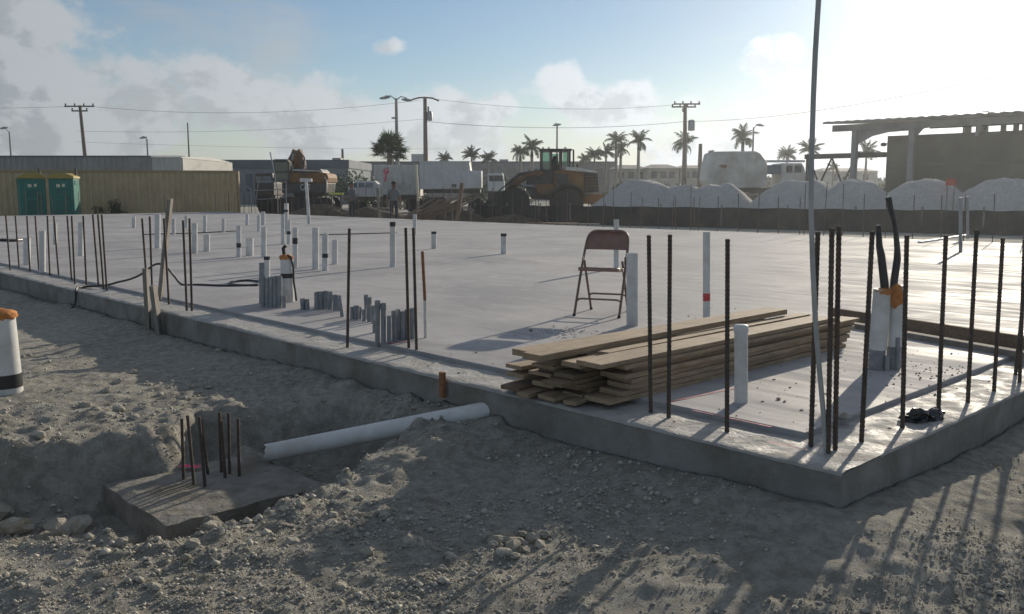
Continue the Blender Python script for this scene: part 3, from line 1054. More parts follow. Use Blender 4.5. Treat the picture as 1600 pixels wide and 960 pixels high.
# local frame: +y forward. front feet at y=.25
def arc(p0, p1, p2, n=6):
    return [p0.lerp(p1, t).lerp(p1.lerp(p2, t), t) for t in [i / n for i in range(n + 1)]]
top_z, yb = .775, -.185
def mainp(z):
    return .25 + (yb - .25) * z / top_z
up = [Vector((-W, mainp(0), .0)), Vector((-W, mainp(.35), .35)), Vector((-W * .97, mainp(.6), .6))]
c1 = arc(Vector((-W * .95, mainp(.67), .67)), Vector((-W * .93, mainp(.775), .775)), Vector((-W * .5, mainp(.775), .775)), 6)
half = up + c1
full = half + [Vector((-p.x, p.y, p.z)) for p in reversed(half)]
MB().tube(full, tr, 10).obj('front_frame', M['chairtube'], ch, smooth=True)
rw = W * .86
for s in (-1, 1):
    MB().tube([(s * rw, -.25, 0), (s * rw, -.12, .24), (s * rw, .02, .50)], tr * .92, 10).obj('rear_leg', M['chairtube'], ch, smooth=True)
    MB().box((s * (W - .012), mainp(.5) + .02, .505), (.006, .03, .07)).obj('hinge_plate', M['chairtube'], ch)
    MB().tube([(s * W, .252, -.001), (s * W, .243, .018)], tr * 1.2, 10).obj('foot_cap', M['black'], ch, smooth=True)
    MB().tube([(s * rw, -.252, -.001), (s * rw, -.243, .018)], tr * 1.2, 10).obj('foot_cap', M['black'], ch, smooth=True)
def stretcher(w, y_of, z0, z1, name):
    l = [Vector((-w, y_of(z0), z0))] + arc(Vector((-w * .99, y_of(z1 - .03), z1 - .03)), Vector((-w * .97, y_of(z1), z1)), Vector((-w * .75, y_of(z1), z1)), 5)
    l2 = l + [Vector((-p.x, p.y, p.z)) for p in reversed(l)]
    MB().tube(l2, tr * .75, 8).obj(name, M['chairtube'], ch, smooth=True)
stretcher(W, mainp, .06, .155, 'front_stretcher')
stretcher(rw, lambda z: -.25 + .52 * z, .10, .17, 'rear_stretcher')
# seat pan: rounded plate with turned-down rim
def rounded(w, d, r, n=5):
    pts = []
    for cx, cy, a0 in ((w - r, d - r, 0), (-w + r, d - r, 90), (-w + r, -d + r, 180), (w - r, -d + r, 270)):
        for i in range(n + 1):
            t = R(a0 + 90 * i / n)
            pts.append((cx + r * math.cos(t), cy + r * math.sin(t)))
    return pts
sp = rounded(W - .018, .195, .07)
mb = MB()
n = len(sp)
rings = [(1.0, .405), (1.0, .432), (.97, .440), (.80, .436), (.4, .431), (0.02, .430)]
vs = []
for k, z in rings:
    vs += [(x * k, y * k + .055, z + .02 * (y * k) / .2) for x, y in sp]
fs = []
for i in range(len(rings) - 1):
    for k in range(n):
        fs.append((i * n + k, i * n + (k + 1) % n, (i + 1) * n + (k + 1) % n, (i + 1) * n + k))
fs.append(tuple(range((len(rings) - 1) * n, len(rings) * n)))
mb.add(vs, fs).obj('seat', M['chair'], ch, smooth=True)
# backrest: curved sheet inside the hoop
mb = MB()
nx, nz = 16, 8
vs, fs = [], []
for side in (0, 1):
    for j in range(nz + 1):
        for i in range(nx + 1):
            u = -1 + 2 * i / nx
            v = j / nz
            z = .60 + .172 * v
            # the upper corners follow the hoop
            wl = W * .95 * (1 if v < .45 else math.sqrt(max(0, 1 - ((v - .45) / .62) ** 2)) * .42 + .58)
            x = u * wl
            y = mainp(z) - .030 * (1 - u * u) + (.0025 if side else -.0025)
            vs.append((x, y, z))
N = (nx + 1) * (nz + 1)
for side in (0, 1):
    for j in range(nz):
        for i in range(nx):
            k = side * N + j * (nx + 1) + i
            fs.append((k, k + 1, k + nx + 2, k + nx + 1))
mb.add(vs, fs).obj('backrest', M['chair'], ch, smooth=True)


# ------------------------------------------------------------------ lumber stack
def plank(a, b0, length, z, w=.184, th=.036, yaw=0.0, roll=0.0, pitch=0.0, label='', group=None, m='wood', n_chip=0):
    """a plank lying along V; a is the near edge"""
    mb = MB()
    k = 10
    vs, fs = [], []
    s = random.random() * 50
    for i in range(k + 1):
        y = length * i / k
        bow = .004 * math.sin(s + i * .5)
        tw = .003 * math.sin(s * 2 + i * .4)
        for (x, zz) in ((0, 0), (w, 0), (w, th), (0, th)):
            jx = random.uniform(-.001, .001)
            vs.append((x + bow + jx, y, zz + tw * (x / w - .5)))
    for i in range(k):
        for q in range(4):
            q2 = (q + 1) % 4
            fs.append((i * 4 + q, i * 4 + q2, i * 4 + 4 + q2, i * 4 + 4 + q))
    fs += [(3, 2, 1, 0), (k * 4, k * 4 + 1, k * 4 + 2, k * 4 + 3)]
    o = mb.add(vs, fs).obj('plank', M[m], bevel=.003)
    # local x -> U, local y -> V
    o.location = ab(a, b0, z)
    base = math.atan2(U.y, U.x)
    o.rotation_mode = 'QUATERNION'
    q = Matrix((( -V.y * 0 + U.x, V.x, 0), (U.y, V.y, 0), (0, 0, 1)))
    # right-handed frame: x=-U would flip, so mirror through the vertical axis
    X, Yv, Z = U.copy(), V.copy(), Vector((0, 0, 1))
    if X.cross(Yv).dot(Z) < 0:
        for v in o.data.vertices:
            v.co.x = -v.co.x
        o.data.flip_normals()
        X = -X
    mt = Matrix((X, Yv, Z)).transposed()
    mt = mt @ Matrix.Rotation(yaw, 3, 'Z') @ Matrix.Rotation(pitch, 3, 'X') @ Matrix.Rotation(roll, 3, 'Y')
    o.rotation_quaternion = mt.to_quaternion()
    tag(o, label, 'plank', group)
    return o


th = .0262
def column(a, n, b_mid, L, label, group, w, ja, jb, jy, z0=ZS):
    z = z0
    for i in range(n):
        t_ = th * random.choice((.82, 1.0, 1.0, 1.12))
        plank(a + random.uniform(-ja, ja), b_mid + random.uniform(-jb, jb), L + random.uniform(-.14, .12), z, w=w * random.choice((.92, 1.0, 1.0)), th=t_, yaw=random.uniform(-jy, jy), label=label, group=group,
              m=random.choice(('wood', 'wood', 'wood2')))
        z += t_ + random.uniform(.0005, .004)
    return z
z1 = column(1.395, 7, .22, 2.72, 'thin plank in the outer neat column of the stack, facing the capped pipe', 'outer column of planks', .186, .018, .12, .012)
plank(1.400, .06, 2.62, z1, th=.028, yaw=-.006, label='plank lying topmost on the outer column of the stack')
z1 = column(1.60, 6, .14, 2.62, 'thin plank within the middle column of the lumber stack', 'middle column of planks', .15, .025, .2, .03)
plank(1.575, .08, 2.56, z1 + .004, w=.14, th=.03, yaw=.012, label='narrow plank topmost on the middle column of the stack')
plank(1.62, .38, 2.36, z1 + .031, w=.09, th=.022, yaw=.004, label='narrow batten lying on the topmost middle plank')
z1 = column(1.79, 6, .16, 2.46, 'thin plank in the inner column of the stack, nearest the chair', 'inner column of planks', .184, .025, .18, .03)
plank(1.745, -.06, 2.60, z1 + .052, w=.15, th=.038, yaw=-.016, pitch=.010, label='pale long plank lying uppermost, its end jutting over the ledge')
plank(1.915, .0, 2.74, z1 + .048, w=.12, th=.036, yaw=-.012, label='pale narrow plank lying uppermost beside the chair pipe')
for (b0, dz) in ((.30, 0), (1.2, 0), (2.3, 0)):
    plank(1.80, b0, .09, z1, w=.2, th=.046, label='short spacer block under the uppermost pale planks', group='spacer blocks in the stack', m='wood2')
for (a, b0, L_, z, yaw, pitch) in ((1.98, .04, .8, .085, .10, -.02), (2.02, .06, .62, .125, -.05, .0), (1.86, -.04, .9, .0, .10, .04), (1.70, .0, .7, .0, -.08, .05), (1.95, -.02, 1.3, .02, .16, .02), (1.55, .02, .8, .0, .09, .03), (2.05, .1, .9, .0, .22, .0)):
    plank(a, b0, L_, z + .012, w=random.choice((.09, .14)), th=.024, yaw=yaw, pitch=pitch, label='short offcut poking out at the ragged end of the lumber stack', group='short offcuts at the stack end', m='woodbrown' if random.random() < .4 else 'wood')


# loose boards on edge across the floor
def board(A, B, w, h, label, m='woodbrown', name='board'):
    d = B - A
    o = MB().box((d.length / 2, 0, h / 2), (d.length, w, h)).obj(name, M[m], bevel=.004)
    o.location = A
    o.rotation_euler = d.to_track_quat('X', 'Z').to_euler()
    return tag(o, label, 'board')


board(px(1254, 498, ZS), px(1640, 566, ZS), .09, .042, 'long grey board lying flat across the floor behind the sleeve pipes', 'woodgrey')
board(px(1295, 497, ZS), px(1640, 553, ZS), .04, .10, 'long dark board standing on edge behind the flat grey board', 'woodbrown')
board(px(1437, 380, ZS), px(1510, 369, ZS), .09, .04, 'pale board lying on the floor near the back edge', 'pvc')
for (x, yb, yt) in ((1501, 394, 309), (1512, 372, 308)):
    B = px(x, yb, ZS)
    tag(MB().tube([B - Vector((0, 0, .02)), at(x, yt, B.y)], .035, 8).obj('grey_post', M['steel'], smooth=True), 'grey metal post standing beside the pale board near the back edge' if x < 1505 else 'farther grey metal post at the pale board\'s tip', 'post')

# weathered stakes
def stake(A, B, w, t_, label, m='woodgrey', point=True):
    d = B - A
    h = d.length
    mb = MB()
    mb.add([(-.004, -.004, 0), (.004, -.004, 0), (.004, .004, 0), (-.004, .004, 0)] +
           [(sx * w / 2, sy * t_ / 2, z) for z in (.08, h - .015) for sx, sy in ((-1, -1), (1, -1), (1, 1), (-1, 1))] +
           [(-w * .46, -t_ / 2, h), (w * .40, -t_ / 2, h + .006), (w * .46, t_ / 2, h), (-w * .42, t_ / 2, h - .004)],
           [(3, 2, 1, 0)] + [(4 * i + k, 4 * i + (k + 1) % 4, 4 * i + 4 + (k + 1) % 4, 4 * i + 4 + k) for i in range(3) for k in range(4)] + [(12, 13, 14, 15)])
    o = mb.obj('wooden_stake', M[m])
    o.location = A
    o.rotation_euler = d.to_track_quat('Z', 'Y').to_euler()
    return tag(o, label, 'stake')


B = ab(7.05, -.045, -.30)
stake(B, at(239, 447, B.y), .10, .04, 'broad weathered stake driven upright against the slab side')
B = ab(7.32, -.05, -.30)
stake(B, at(227, 420, B.y), .06, .04, 'narrow weathered stake behind the broad one against the slab side')
B = px(250, 470, 0)
stake(B, at(266, 311, B.y), .075, .04, 'long weathered board leaning beside the rebars with a reddish tip')
B = ab(2.66, -.02, -.12)
tag(MB().bb(-.02, .02, -.012, .012, 0, .165).obj('form_stake', M['rust'], loc=B), 'small rusty orange form stake on the slab side', 'stake').rotation_euler = (0, 0, math.atan2(U.y, U.x))

# crumpled black plastic on the ledge
bm = bmesh.new()
bmesh.ops.create_icosphere(bm, subdivisions=4, radius=1)
for v in bm.verts:
    c = v.co
    k = 1 + .34 * float(fbm(np.array([c.x * 1.4 + 4]), np.array([c.y * 1.4 + c.z]), 1.9, 4, 19)[0])
    v.co = Vector((c.x * .115 * k, c.y * .055 * k, max(-.002, c.z * .042 * k + .012 * math.sin(7 * c.x + 3) + .008)))
me = bpy.data.meshes.new('plastic_bag')
bm.to_mesh(me)
bm.free()
me.materials.append(M['bag'])
bg = link('plastic_bag', me, loc=px(1441, 655, .004))
bg.rotation_euler = (0, 0, .25)
tag(bg, 'crumpled shiny black plastic bag lying on the slab ledge', 'plastic bag')

# small crumbs of concrete on the floor
mb = MB()
def crumb(mb, c, r, flat=.7):
    vs = []
    for (x, y, z) in ((1, 0, 0), (-1, 0, 0), (0, 1, 0), (0, -1, 0), (0, 0, 1), (0, 0, -1)):
        k = random.uniform(.6, 1.25)
        vs.append((c[0] + x * r * k, c[1] + y * r * k, c[2] + z * r * k * flat))
    mb.add(vs, [(0, 2, 4), (2, 1, 4), (1, 3, 4), (3, 0, 4), (2, 0, 5), (1, 2, 5), (3, 1, 5), (0, 3, 5)])
for _ in range(260):
    a, b = random.uniform(.05, 3.5), random.uniform(.05, 4.5)
    z = ZS if (a > LEDGE and b > LEDGE) else .0
    P = ab(a, b, z + .002)
    crumb(mb, P, random.choice((.004, .005, .006, .012)))
for _ in range(70):
    P = px(1395 + random.gauss(60, 45), 575 + random.gauss(8, 12), ZS + .002)
    crumb(mb, P, random.uniform(.004, .011))
for _ in range(120):
    P = px(random.gauss(880, 30), random.gauss(520, 5), ZS + .002)
    crumb(mb, P, random.uniform(.003, .008))
o = mb.obj('concrete_crumbs', M['rock'])
tag(o, 'loose concrete crumbs scattered over the slab floor', 'crumbs', kind='stuff')
for (x, y, s, lb) in ((830, 516, .028, 'small stone in the chair backrest shadow on the floor'), (1217, 623, .022, 'small stone on the floor beside the capped pipe'), (1320, 652, .045, 'flat lump of dried mortar on the floor by the corner cluster')):
    mb = MB()
    crumb(mb, (0, 0, 0), s, .5)
    tag(mb.obj('mortar_lump', M['rock'], loc=px(x, y, ZS + s * .3), bevel=.004), lb, 'stone')


# ------------------------------------------------------------------ footing pad in the pit
PC = px(260, 820, PAD_Z)
def pad_ab(a, b, z):
    return PC + U * a + V * b + Vector((0, 0, z - PAD_Z))
pad = thing('footing_pad', 'square concrete footing pad with rusty dowels down in the dug pit', 'footing', pad_ab(.44, .45, -.72))
o0 = Vector(pad.location)
mb = MB()
n = 14
vs, fs = [], []
for i in range(n + 1):
    for j in range(n + 1):
        P = pad_ab(.88 * i / n, .92 * j / n, PAD_Z) - o0
        e = .012 * float(fbm(np.array([P.x]), np.array([P.y]), 5, 4, 3)[0])
        if i in (0, n) or j in (0, n):
            P = P + U * (.006 * float(fbm(np.array([P.x]), np.array([P.y]), 7, 3, 13)[0])) + V * (.006 * float(fbm(np.array([P.x]), np.array([P.y]), 7, 3, 14)[0]))
            e -= .008
        vs.append((P.x, P.y, P.z + e))
fs = [(i * (n + 1) + j, (i + 1) * (n + 1) + j, (i + 1) * (n + 1) + j + 1, i * (n + 1) + j + 1) for i in range(n) for j in range(n)]
k = len(vs)
ring = [i * (n + 1) for i in range(n + 1)] + [n * (n + 1) + j for j in range(1, n + 1)] + [i * (n + 1) + n for i in range(n - 1, -1, -1)] + [j for j in range(n - 1, 0, -1)]
for q in ring:
    vs.append((vs[q][0], vs[q][1], -.08))
for i in range(len(ring)):
    i2 = (i + 1) % len(ring)
    fs.append((ring[i], ring[i2], k + i2, k + i))
mb.add(vs, fs).obj('pad', M['pad'], pad)
RB_D = rebar_mesh('dowel', .0088, True, M['rebar'], 1.0)
for (x0, y0, x1, y1) in ((284, 655, 287, 750), (293, 650, 303, 756), (311, 652, 320, 759), (314, 655, 325, 742), (343, 645, 346, 738), (357, 646, 359, 740), (372, 655, 374, 744), (346, 658, 352, 748)):
    B = px(x1, y1, PAD_Z)
    o = bar_between(RB_D, B, at(x0, y0, B.y), None, None, 'dowel')
    o.parent = pad
    o.location = Vector(o.location) - o0
mb = MB()
P0 = px(296, 729, PAD_Z + .016) - o0
vs = [tuple(P0)]
for k in range(26):
    t_ = 2 * math.pi * k / 26
    rr = random.uniform(.25, 1.3)
    vs.append((P0.x + .07 * rr * math.cos(t_), P0.y + .045 * rr * math.sin(t_), P0.z + random.uniform(-.003, .006)))
mb.add(vs, [(0, k + 1, (k + 1) % 26 + 1) for k in range(26)])
mb.obj('paint_mark', M['pink'], pad)

# drain pipe running from the slab into the pit
A, Bq = PIPE_A.copy(), PIPE_B.copy()
t = thing('drain_pipe', 'white drain pipe running out of the slab side and ending over the pit', 'pipe', A)
d = Bq - A
r = .056
ax = d.normalized()
side = Vector((0, 0, 1)).cross(ax).normalized()
upv = ax.cross(side)
mb = MB()
vs, fs = [], []
n = 22
for (s, rr) in ((.0, r * .86), (.0, r), (.15, r), (.5, r), (1.0, r), (1.15, r)):
    c = d * s
    for k in range(n):
        tt = 2 * math.pi * k / n
        jit = (.010 * math.sin(3 * tt + 1) + .006 * math.sin(7 * tt)) if s == 0 else 0
        vs.append(c + ax * jit + (side * math.cos(tt) + upv * math.sin(tt)) * rr)
for i in range(5):
    for k in range(n):
        k2 = (k + 1) % n
        fs.append((i * n + k, i * n + k2, (i + 1) * n + k2, (i + 1) * n + k))
mb.add(vs, fs).obj('pipe', M['pvc'], t, smooth=True)
mb = MB()
vs = []
for s, rr in ((.012, r * .84), (.10, r * .84)):
    for k in range(n):
        tt = 2 * math.pi * k / n
        vs.append(d.normalized() * s + (side * math.cos(tt) + upv * math.sin(tt)) * rr)
mb.add(vs, [(k, (k + 1) % n, n + (k + 1) % n, n + k) for k in range(n)] + [tuple(range(n, 2 * n))]).obj('dirt_plug', M['brownsoil'], t)

# ------------------------------------------------------------------ rocks
ROCKS = []
for s in range(7):
    bm = bmesh.new()
    bmesh.ops.create_icosphere(bm, subdivisions=2, radius=1)
    for v in bm.verts:
        c = v.co.copy()
        k = 1 + .42 * float(fbm(np.array([c.x + s * 3.3]), np.array([c.y + 1.7 * c.z]), 1.1, 3, 100 + s)[0])
        v.co = Vector((c.x * k * 1.15, c.y * k, c.z * k * .72))
    me = bpy.data.meshes.new('rock')
    bm.to_mesh(me)
    bm.free()
    me.materials.append(M['rock'])
    ROCKS.append(me)


def rock(P, s, label, group):
    o = bpy.data.objects.new('rock', random.choice(ROCKS))
    COL.objects.link(o)
    o.location = (P.x, P.y, gz(P.x, P.y) + s * .22)
    o.rotation_euler = (random.uniform(-.4, .4), random.uniform(-.4, .4), random.uniform(0, 6.3))
    o.scale = (s * random.uniform(.8, 1.2), s * random.uniform(.8, 1.2), s * random.uniform(.8, 1.15))
    tag(o, label, 'rock', group)


for (x, y, s) in ((765, 835, .050), (778, 842, .055), (790, 832, .05), (800, 848, .06), (812, 838, .05), (822, 850, .045), (832, 832, .06), (805, 862, .04), (786, 858, .045), (843, 842, .04), (770, 850, .04), (818, 828, .04), (795, 842, .06), (850, 828, .04)):
    rock(px(x, y, -.26), s * .62, 'pale rock in the tight heap of rocks on the fill beside the slab shadow', 'rocks in the tight heap')
for (x, y, s) in ((90, 795, .085), (122, 790, .075), (66, 812, .06), (140, 808, .05), (20, 800, .11), (-10, 780, .13), (45, 828, .07), (200, 815, .05)):
    rock(px(x, y, -.5), s * .8, 'large pale boulder lying in the pit', 'boulders in the pit')
for (x, y, s) in ((132, 635, .055), (186, 640, .06), (206, 578, .05), (182, 590, .04), (232, 596, .035), (250, 612, .04), (283, 620, .04), (165, 608, .035), (327, 600, .035), (380, 553, .055), (400, 560, .045), (325, 540, .04), (340, 555, .035), (356, 548, .04),
                  (150, 645, .04), (210, 650, .04), (95, 650, .03), (300, 600, .03), (60, 690, .05), (225, 630, .045)):
    rock(px(x, y, -.26), s * .8, 'pale rock lying among spoil between the slab and the pit', 'rocks between the slab and the pit')
for (x, y, s) in ((530, 902, .038), (574, 858, .035), (640, 845, .05), (655, 842, .035), (600, 800, .035), (310, 800, .04), (345, 803, .06), (330, 815, .04), (160, 895, .03), (290, 868, .03), (457, 835, .035), (380, 852, .03), (300, 850, .045), (705, 862, .035), (690, 880, .03),
                  (520, 800, .03), (470, 790, .035), (560, 770, .03), (620, 770, .03), (540, 745, .03), (1155, 750, .03), (1080, 735, .035), (1040, 728, .04), (1025, 718, .045), (1352, 800, .028), (1300, 790, .03), (445, 880, .03), (240, 905, .035), (80, 905, .035), (30, 890, .04), (190, 845, .04), (215, 838, .05)):
    rock(px(x, y, -.26), s * .75, 'single pale rock lying loose on the fill near the camera side of the pit', 'single loose rocks')

# pebbles: one mesh
N = 170000
qx = rng.uniform(-90, 1680, N)
qy = 430 + 560 * rng.random(N) ** 0.75
pts = [px(a_, b_, -.28) for a_, b_ in zip(qx, qy)]
X = np.array([p.x for p in pts])
Yy = np.array([p.y for p in pts])
aa = (X - CORNER.x) * U.x + (Yy - CORNER.y) * U.y
bb = (X - CORNER.x) * V.x + (Yy - CORNER.y) * V.y
keep = ~((aa > -.02) & (bb > -.02))
dens = fbm(X, Yy, 1.1, 4, 88) + .6 * np.exp(-np.abs(poly_sd(X, Yy, PIT)) / .5) - .35 * sstep(X, .2, 1.6)
keep &= dens > rng.uniform(-.75, .75, N)
X, Yy, dens = X[keep], Yy[keep], dens[keep]
Zz = ground(X, Yy)
S = .0014 + .0036 * rng.random(len(X)) ** 2 + .009 * rng.random(len(X)) ** 22 + .013 * rng.random(len(X)) ** 70 * (1 + np.clip(dens, 0, 1))
S += np.where(X < .5, .011 * np.clip(dens + .3, 0, 1) * rng.random(len(X)) ** 16, 0)
base = np.array([(1, 0, 0), (-1, 0, 0), (0, 1, 0), (0, -1, 0), (0, 0, 1), (0, 0, -1)], float)
bf = np.array([(0, 2, 4), (2, 1, 4), (1, 3, 4), (3, 0, 4), (2, 0, 5), (1, 2, 5), (3, 1, 5), (0, 3, 5)])
k = len(X)
ang_ = rng.uniform(0, 6.28, k)
rad = rng.uniform(.6, 1.3, (k, 6, 1))
vv = base[None] * rad * S[:, None, None] * np.array([1, 1, .75])
c_, s_ = np.cos(ang_)[:, None], np.sin(ang_)[:, None]
vx = vv[:, :, 0] * c_ - vv[:, :, 1] * s_ + X[:, None]
vy = vv[:, :, 0] * s_ + vv[:, :, 1] * c_ + Yy[:, None]
vz = vv[:, :, 2] + (Zz + S * .3)[:, None]
co = np.stack([vx, vy, vz], -1).reshape(-1, 3)
ff = (bf[None] + 6 * np.arange(k)[:, None, None]).reshape(-1, 3)
me = bpy.data.meshes.new('gravel')
me.vertices.add(len(co)); me.vertices.foreach_set('co', co.ravel())
me.loops.add(ff.size); me.loops.foreach_set('vertex_index', ff.ravel())
me.polygons.add(len(ff)); me.polygons.foreach_set('loop_start', np.arange(0, ff.size, 3)); me.polygons.foreach_set('loop_total', np.full(len(ff), 3))
me.update()
me.materials.append(M['pebble'])
tag(link('gravel', me), 'loose limestone pebbles scattered over the fill', 'gravel', kind='stuff')


# ================================================================== background
class Far:
    """a thing at distance Y whose shapes are given in photo pixels and get real depth"""
    def __init__(self, name, label, cat, x0, Y, group=None, z=FAR_Z):
        self.Y = Y
        self.B = Vector((at(x0, 296, Y).x, Y, z))
        self.t = thing(name, label, cat, self.B, 0, group)

    def p(self, x, y, dy=0.0):
        q = at(x, y, self.Y) - self.B
        return Vector((q.x, dy, q.z))

    def xz(self, x, y):
        q = self.p(x, y)
        return (q.x, q.z)

    def prism(self, name, pts, y0, y1, m, bevel=0.0, parent=None):
        return MB().prism([self.xz(*q) for q in pts], y0, y1).obj(name, M[m], parent or self.t, bevel=bevel)

    def box(self, name, x0, x1, y0, y1, d0, d1, m, bevel=0.0, parent=None):
        a, b = self.xz(x0, y1), self.xz(x1, y0)
        return MB().bb(a[0], b[0], d0, d1, a[1], b[1]).obj(name, M[m], parent or self.t, bevel=bevel)

    def ground_box(self, name, x0, x1, y0, d0, d1, m, bevel=0.0, z0=0.0):
        a, b = self.xz(x0, y0), self.xz(x1, y0)
        return MB().bb(a[0], b[0], d0, d1, z0, b[1]).obj(name, M[m], self.t, bevel=bevel)

    def tube(self, name, pts, r, m, parent=None, n=8):
        return MB().tube([self.p(*q) for q in pts], r, n).obj(name, M[m], parent or self.t, smooth=True)


def corrugated(x0, x1, z0, z1, y, depth, pitch):
    mb = MB()
    n = max(2, int((x1 - x0) / pitch))
    vs, fs = [], []
    prof = ((0, 0), (.3, 0), (.45, depth), (.85, depth))
    for i in range(n):
        for u, d in prof:
            x = x0 + (x1 - x0) * (i + u) / n
            vs += [(x, y - d, z0), (x, y - d, z1)]
    vs += [(x1, y, z0), (x1, y, z1)]
    k = len(vs) // 2
    fs = [(2 * i, 2 * i + 2, 2 * i + 3, 2 * i + 1) for i in range(k - 1)]
    return mb.add(vs, fs)


# --- tan container
c = Far('storage_container', 'long tan corrugated storage container behind the green portable toilets', 'container', 180, 50)
zt = c.xz(0, 267)[1]
xl, xr = c.xz(-70, 300)[0], c.xz(374, 300)[0]
corrugated(xl + .12, xr - .12, .16, zt - .12, 0, .045, .29).obj('side_wall', M['tan'], c.t)
MB().bb(xl, xr, .05, 2.4, .1, zt - .02).obj('body', M['tan'], c.t)
MB().bb(xl, xr, -.06, .06, zt - .14, zt).obj('top_rail', M['tan2'], c.t, bevel=.01)
MB().bb(xl, xr, -.06, .06, .02, .17).obj('bottom_rail', M['tan2'], c.t, bevel=.01)
for x in (xl, xr - .13):
    MB().bb(x, x + .13, -.065, .065, .0, zt + .004).obj('corner_post', M['tan2'], c.t, bevel=.01)
c.t.rotation_euler.z = R(16)
c.t.location = c.B + Vector((xr, 0, 0)) - Vector((xr * math.cos(R(16)), xr * math.sin(R(16)), 0))


# --- portable toilets
def toilet(x, Y, rz, label):
    B = at(x, 300, Y)
    t = thing('portable_toilet', label, 'toilet', (B.x, Y, FAR_Z), rz)
    s = .56
    MB().bb(-s, s, -s, s, .12, 2.02).obj('cabin', M['green'], t, bevel=.05)
    MB().bb(-s - .03, s + .03, -s - .03, s + .03, 0, .12).obj('skid', M['greendark'], t, bevel=.02)
    d = MB().bb(-.36, .36, -s - .035, -s + .01, .2, 1.9).obj('door', M['green'], t, bevel=.012)
    MB().bb(-.26, .26, -s - .05, -s - .03, .35, 1.0).obj('panel', M['greendark'], d, bevel=.01)
    MB().bb(-.26, .26, -s - .05, -s - .03, 1.12, 1.5).obj('panel', M['greendark'], d, bevel=.01)
    MB().bb(.22, .30, -s - .07, -s - .03, .98, 1.12).obj('handle', M['darkmetal'], d)
    MB().bb(-.20, -.04, -s - .045, -s - .034, 1.6, 1.74).obj('notice', M['cardboard'], d)
    MB().bb(.06, .18, -s - .045, -s - .034, 1.62, 1.76).obj('notice', M['cardboard'], d)
    prof = [(-s - .05, 2.0), (s + .05, 2.0), (s + .02, 2.12), (s * .45, 2.27), (-s * .45, 2.27), (-s - .02, 2.12)]
    MB().prism(prof, -s - .05, s + .05).obj('roof', M['yellowroof'], t, bevel=.03)
    MB().tube([(s - .12, s - .12, 2.1), (s - .12, s - .12, 2.5)], .05, 10).obj('vent_pipe', M['darkmetal'], t, smooth=True)
    for sx in (-1, 1):
        MB().bb(sx * (s + .012) - .012, sx * (s + .012) + .012, -.4, .4, 1.72, 1.9).obj('vent_grille', M['greendark'], t)
    return t


toilet(49, 43.5, R(34), 'green portable toilet with peaked yellow roof beside the tan container\'s long blank end')
toilet(101, 44.0, R(12), 'green portable toilet with yellow roof and pale notices on its door')

# --- corrugated shed behind the container
c = Far('corrugated_warehouse', 'low grey corrugated metal warehouse rising behind the tan container', 'building', 140, 66)
zt = c.xz(0, 245)[1]
xa, xb, xc_ = c.xz(-90, 300)[0], c.xz(240, 300)[0], c.xz(287, 300)[0]
corrugated(xa, xb, 0, zt, 0, .06, .42).obj('wall', M['sheet'], c.t)
corrugated(xb, xc_, 0, zt - .08, -.01, .06, .42).obj('wall_bay', M['sheetlight'], c.t)['label'] = 'paler sheet metal bay'
MB().prism([(-.15, zt - .02), (-.15, zt + .06), (6, zt + .30), (12, zt - .02)], xa, xb - .02, 'x').obj('roof', M['bluefascia'], c.t)
MB().prism([(-.10, zt - .10), (-.10, zt - .03), (6, zt + .18), (12, zt - .1)], xb, xc_, 'x').obj('roof', M['sheetlight'], c.t)
MB().bb(xa, xc_, .1, 11.8, 0, zt - .12).obj('body', M['sheet'], c.t)

# --- long blue-grey building
c = Far('long_warehouse', 'long low blue-grey building with dark fascia behind the excavator', 'building', 450, 88)
z1, z0 = c.xz(450, 250)[1], c.xz(450, 263)[1]
xa, xb = c.xz(270, 300)[0], c.xz(545, 300)[0]
MB().bb(xa, xb, 0, 14, 0, z0).obj('wall', M['bluewall'], c.t)
MB().bb(xa - .1, xb + .1, -.15, 14.1, z0 + .003, z1).obj('fascia', M['bluefascia'], c.t)
c.prism('roof_gable', [(498, 251), (506, 249.5), (512, 251)], .5, 3, 'bluefascia')
c.box('roof_unit', 516, 529, 246.5, 250, 1, 2.5, 'sheet')
for x in (305, 330, 358, 385, 470, 525):
    c.box('door', x, x + 9, 272, 300, -.06, .02, 'bluefascia')
c = Far('flat_warehouse', 'long low flat-roofed grey building far behind the white trailers', 'building', 700, 125)
xa, xb = c.xz(540, 300)[0], c.xz(962, 300)[0]
MB().bb(xa, xb, 0, 14, 0, c.xz(0, 255)[1]).obj('wall', M['roofgrey'], c.t)
MB().bb(xa - .2, xb + .2, -.2, 14, c.xz(0, 255)[1] + .003, c.xz(0, 252.5)[1]).obj('parapet', M['bluefascia'], c.t)
c.box('roof_unit', 780, 794, 248.5, 253, 2, 4, 'sheet')
c.box('roof_unit', 643, 668, 241, 253, -.1, 3, 'sheetlight')
for x in range(690, 950, 34):
    c.box('window', x, x + 14, 264, 272, -.06, .02, 'glassdark')

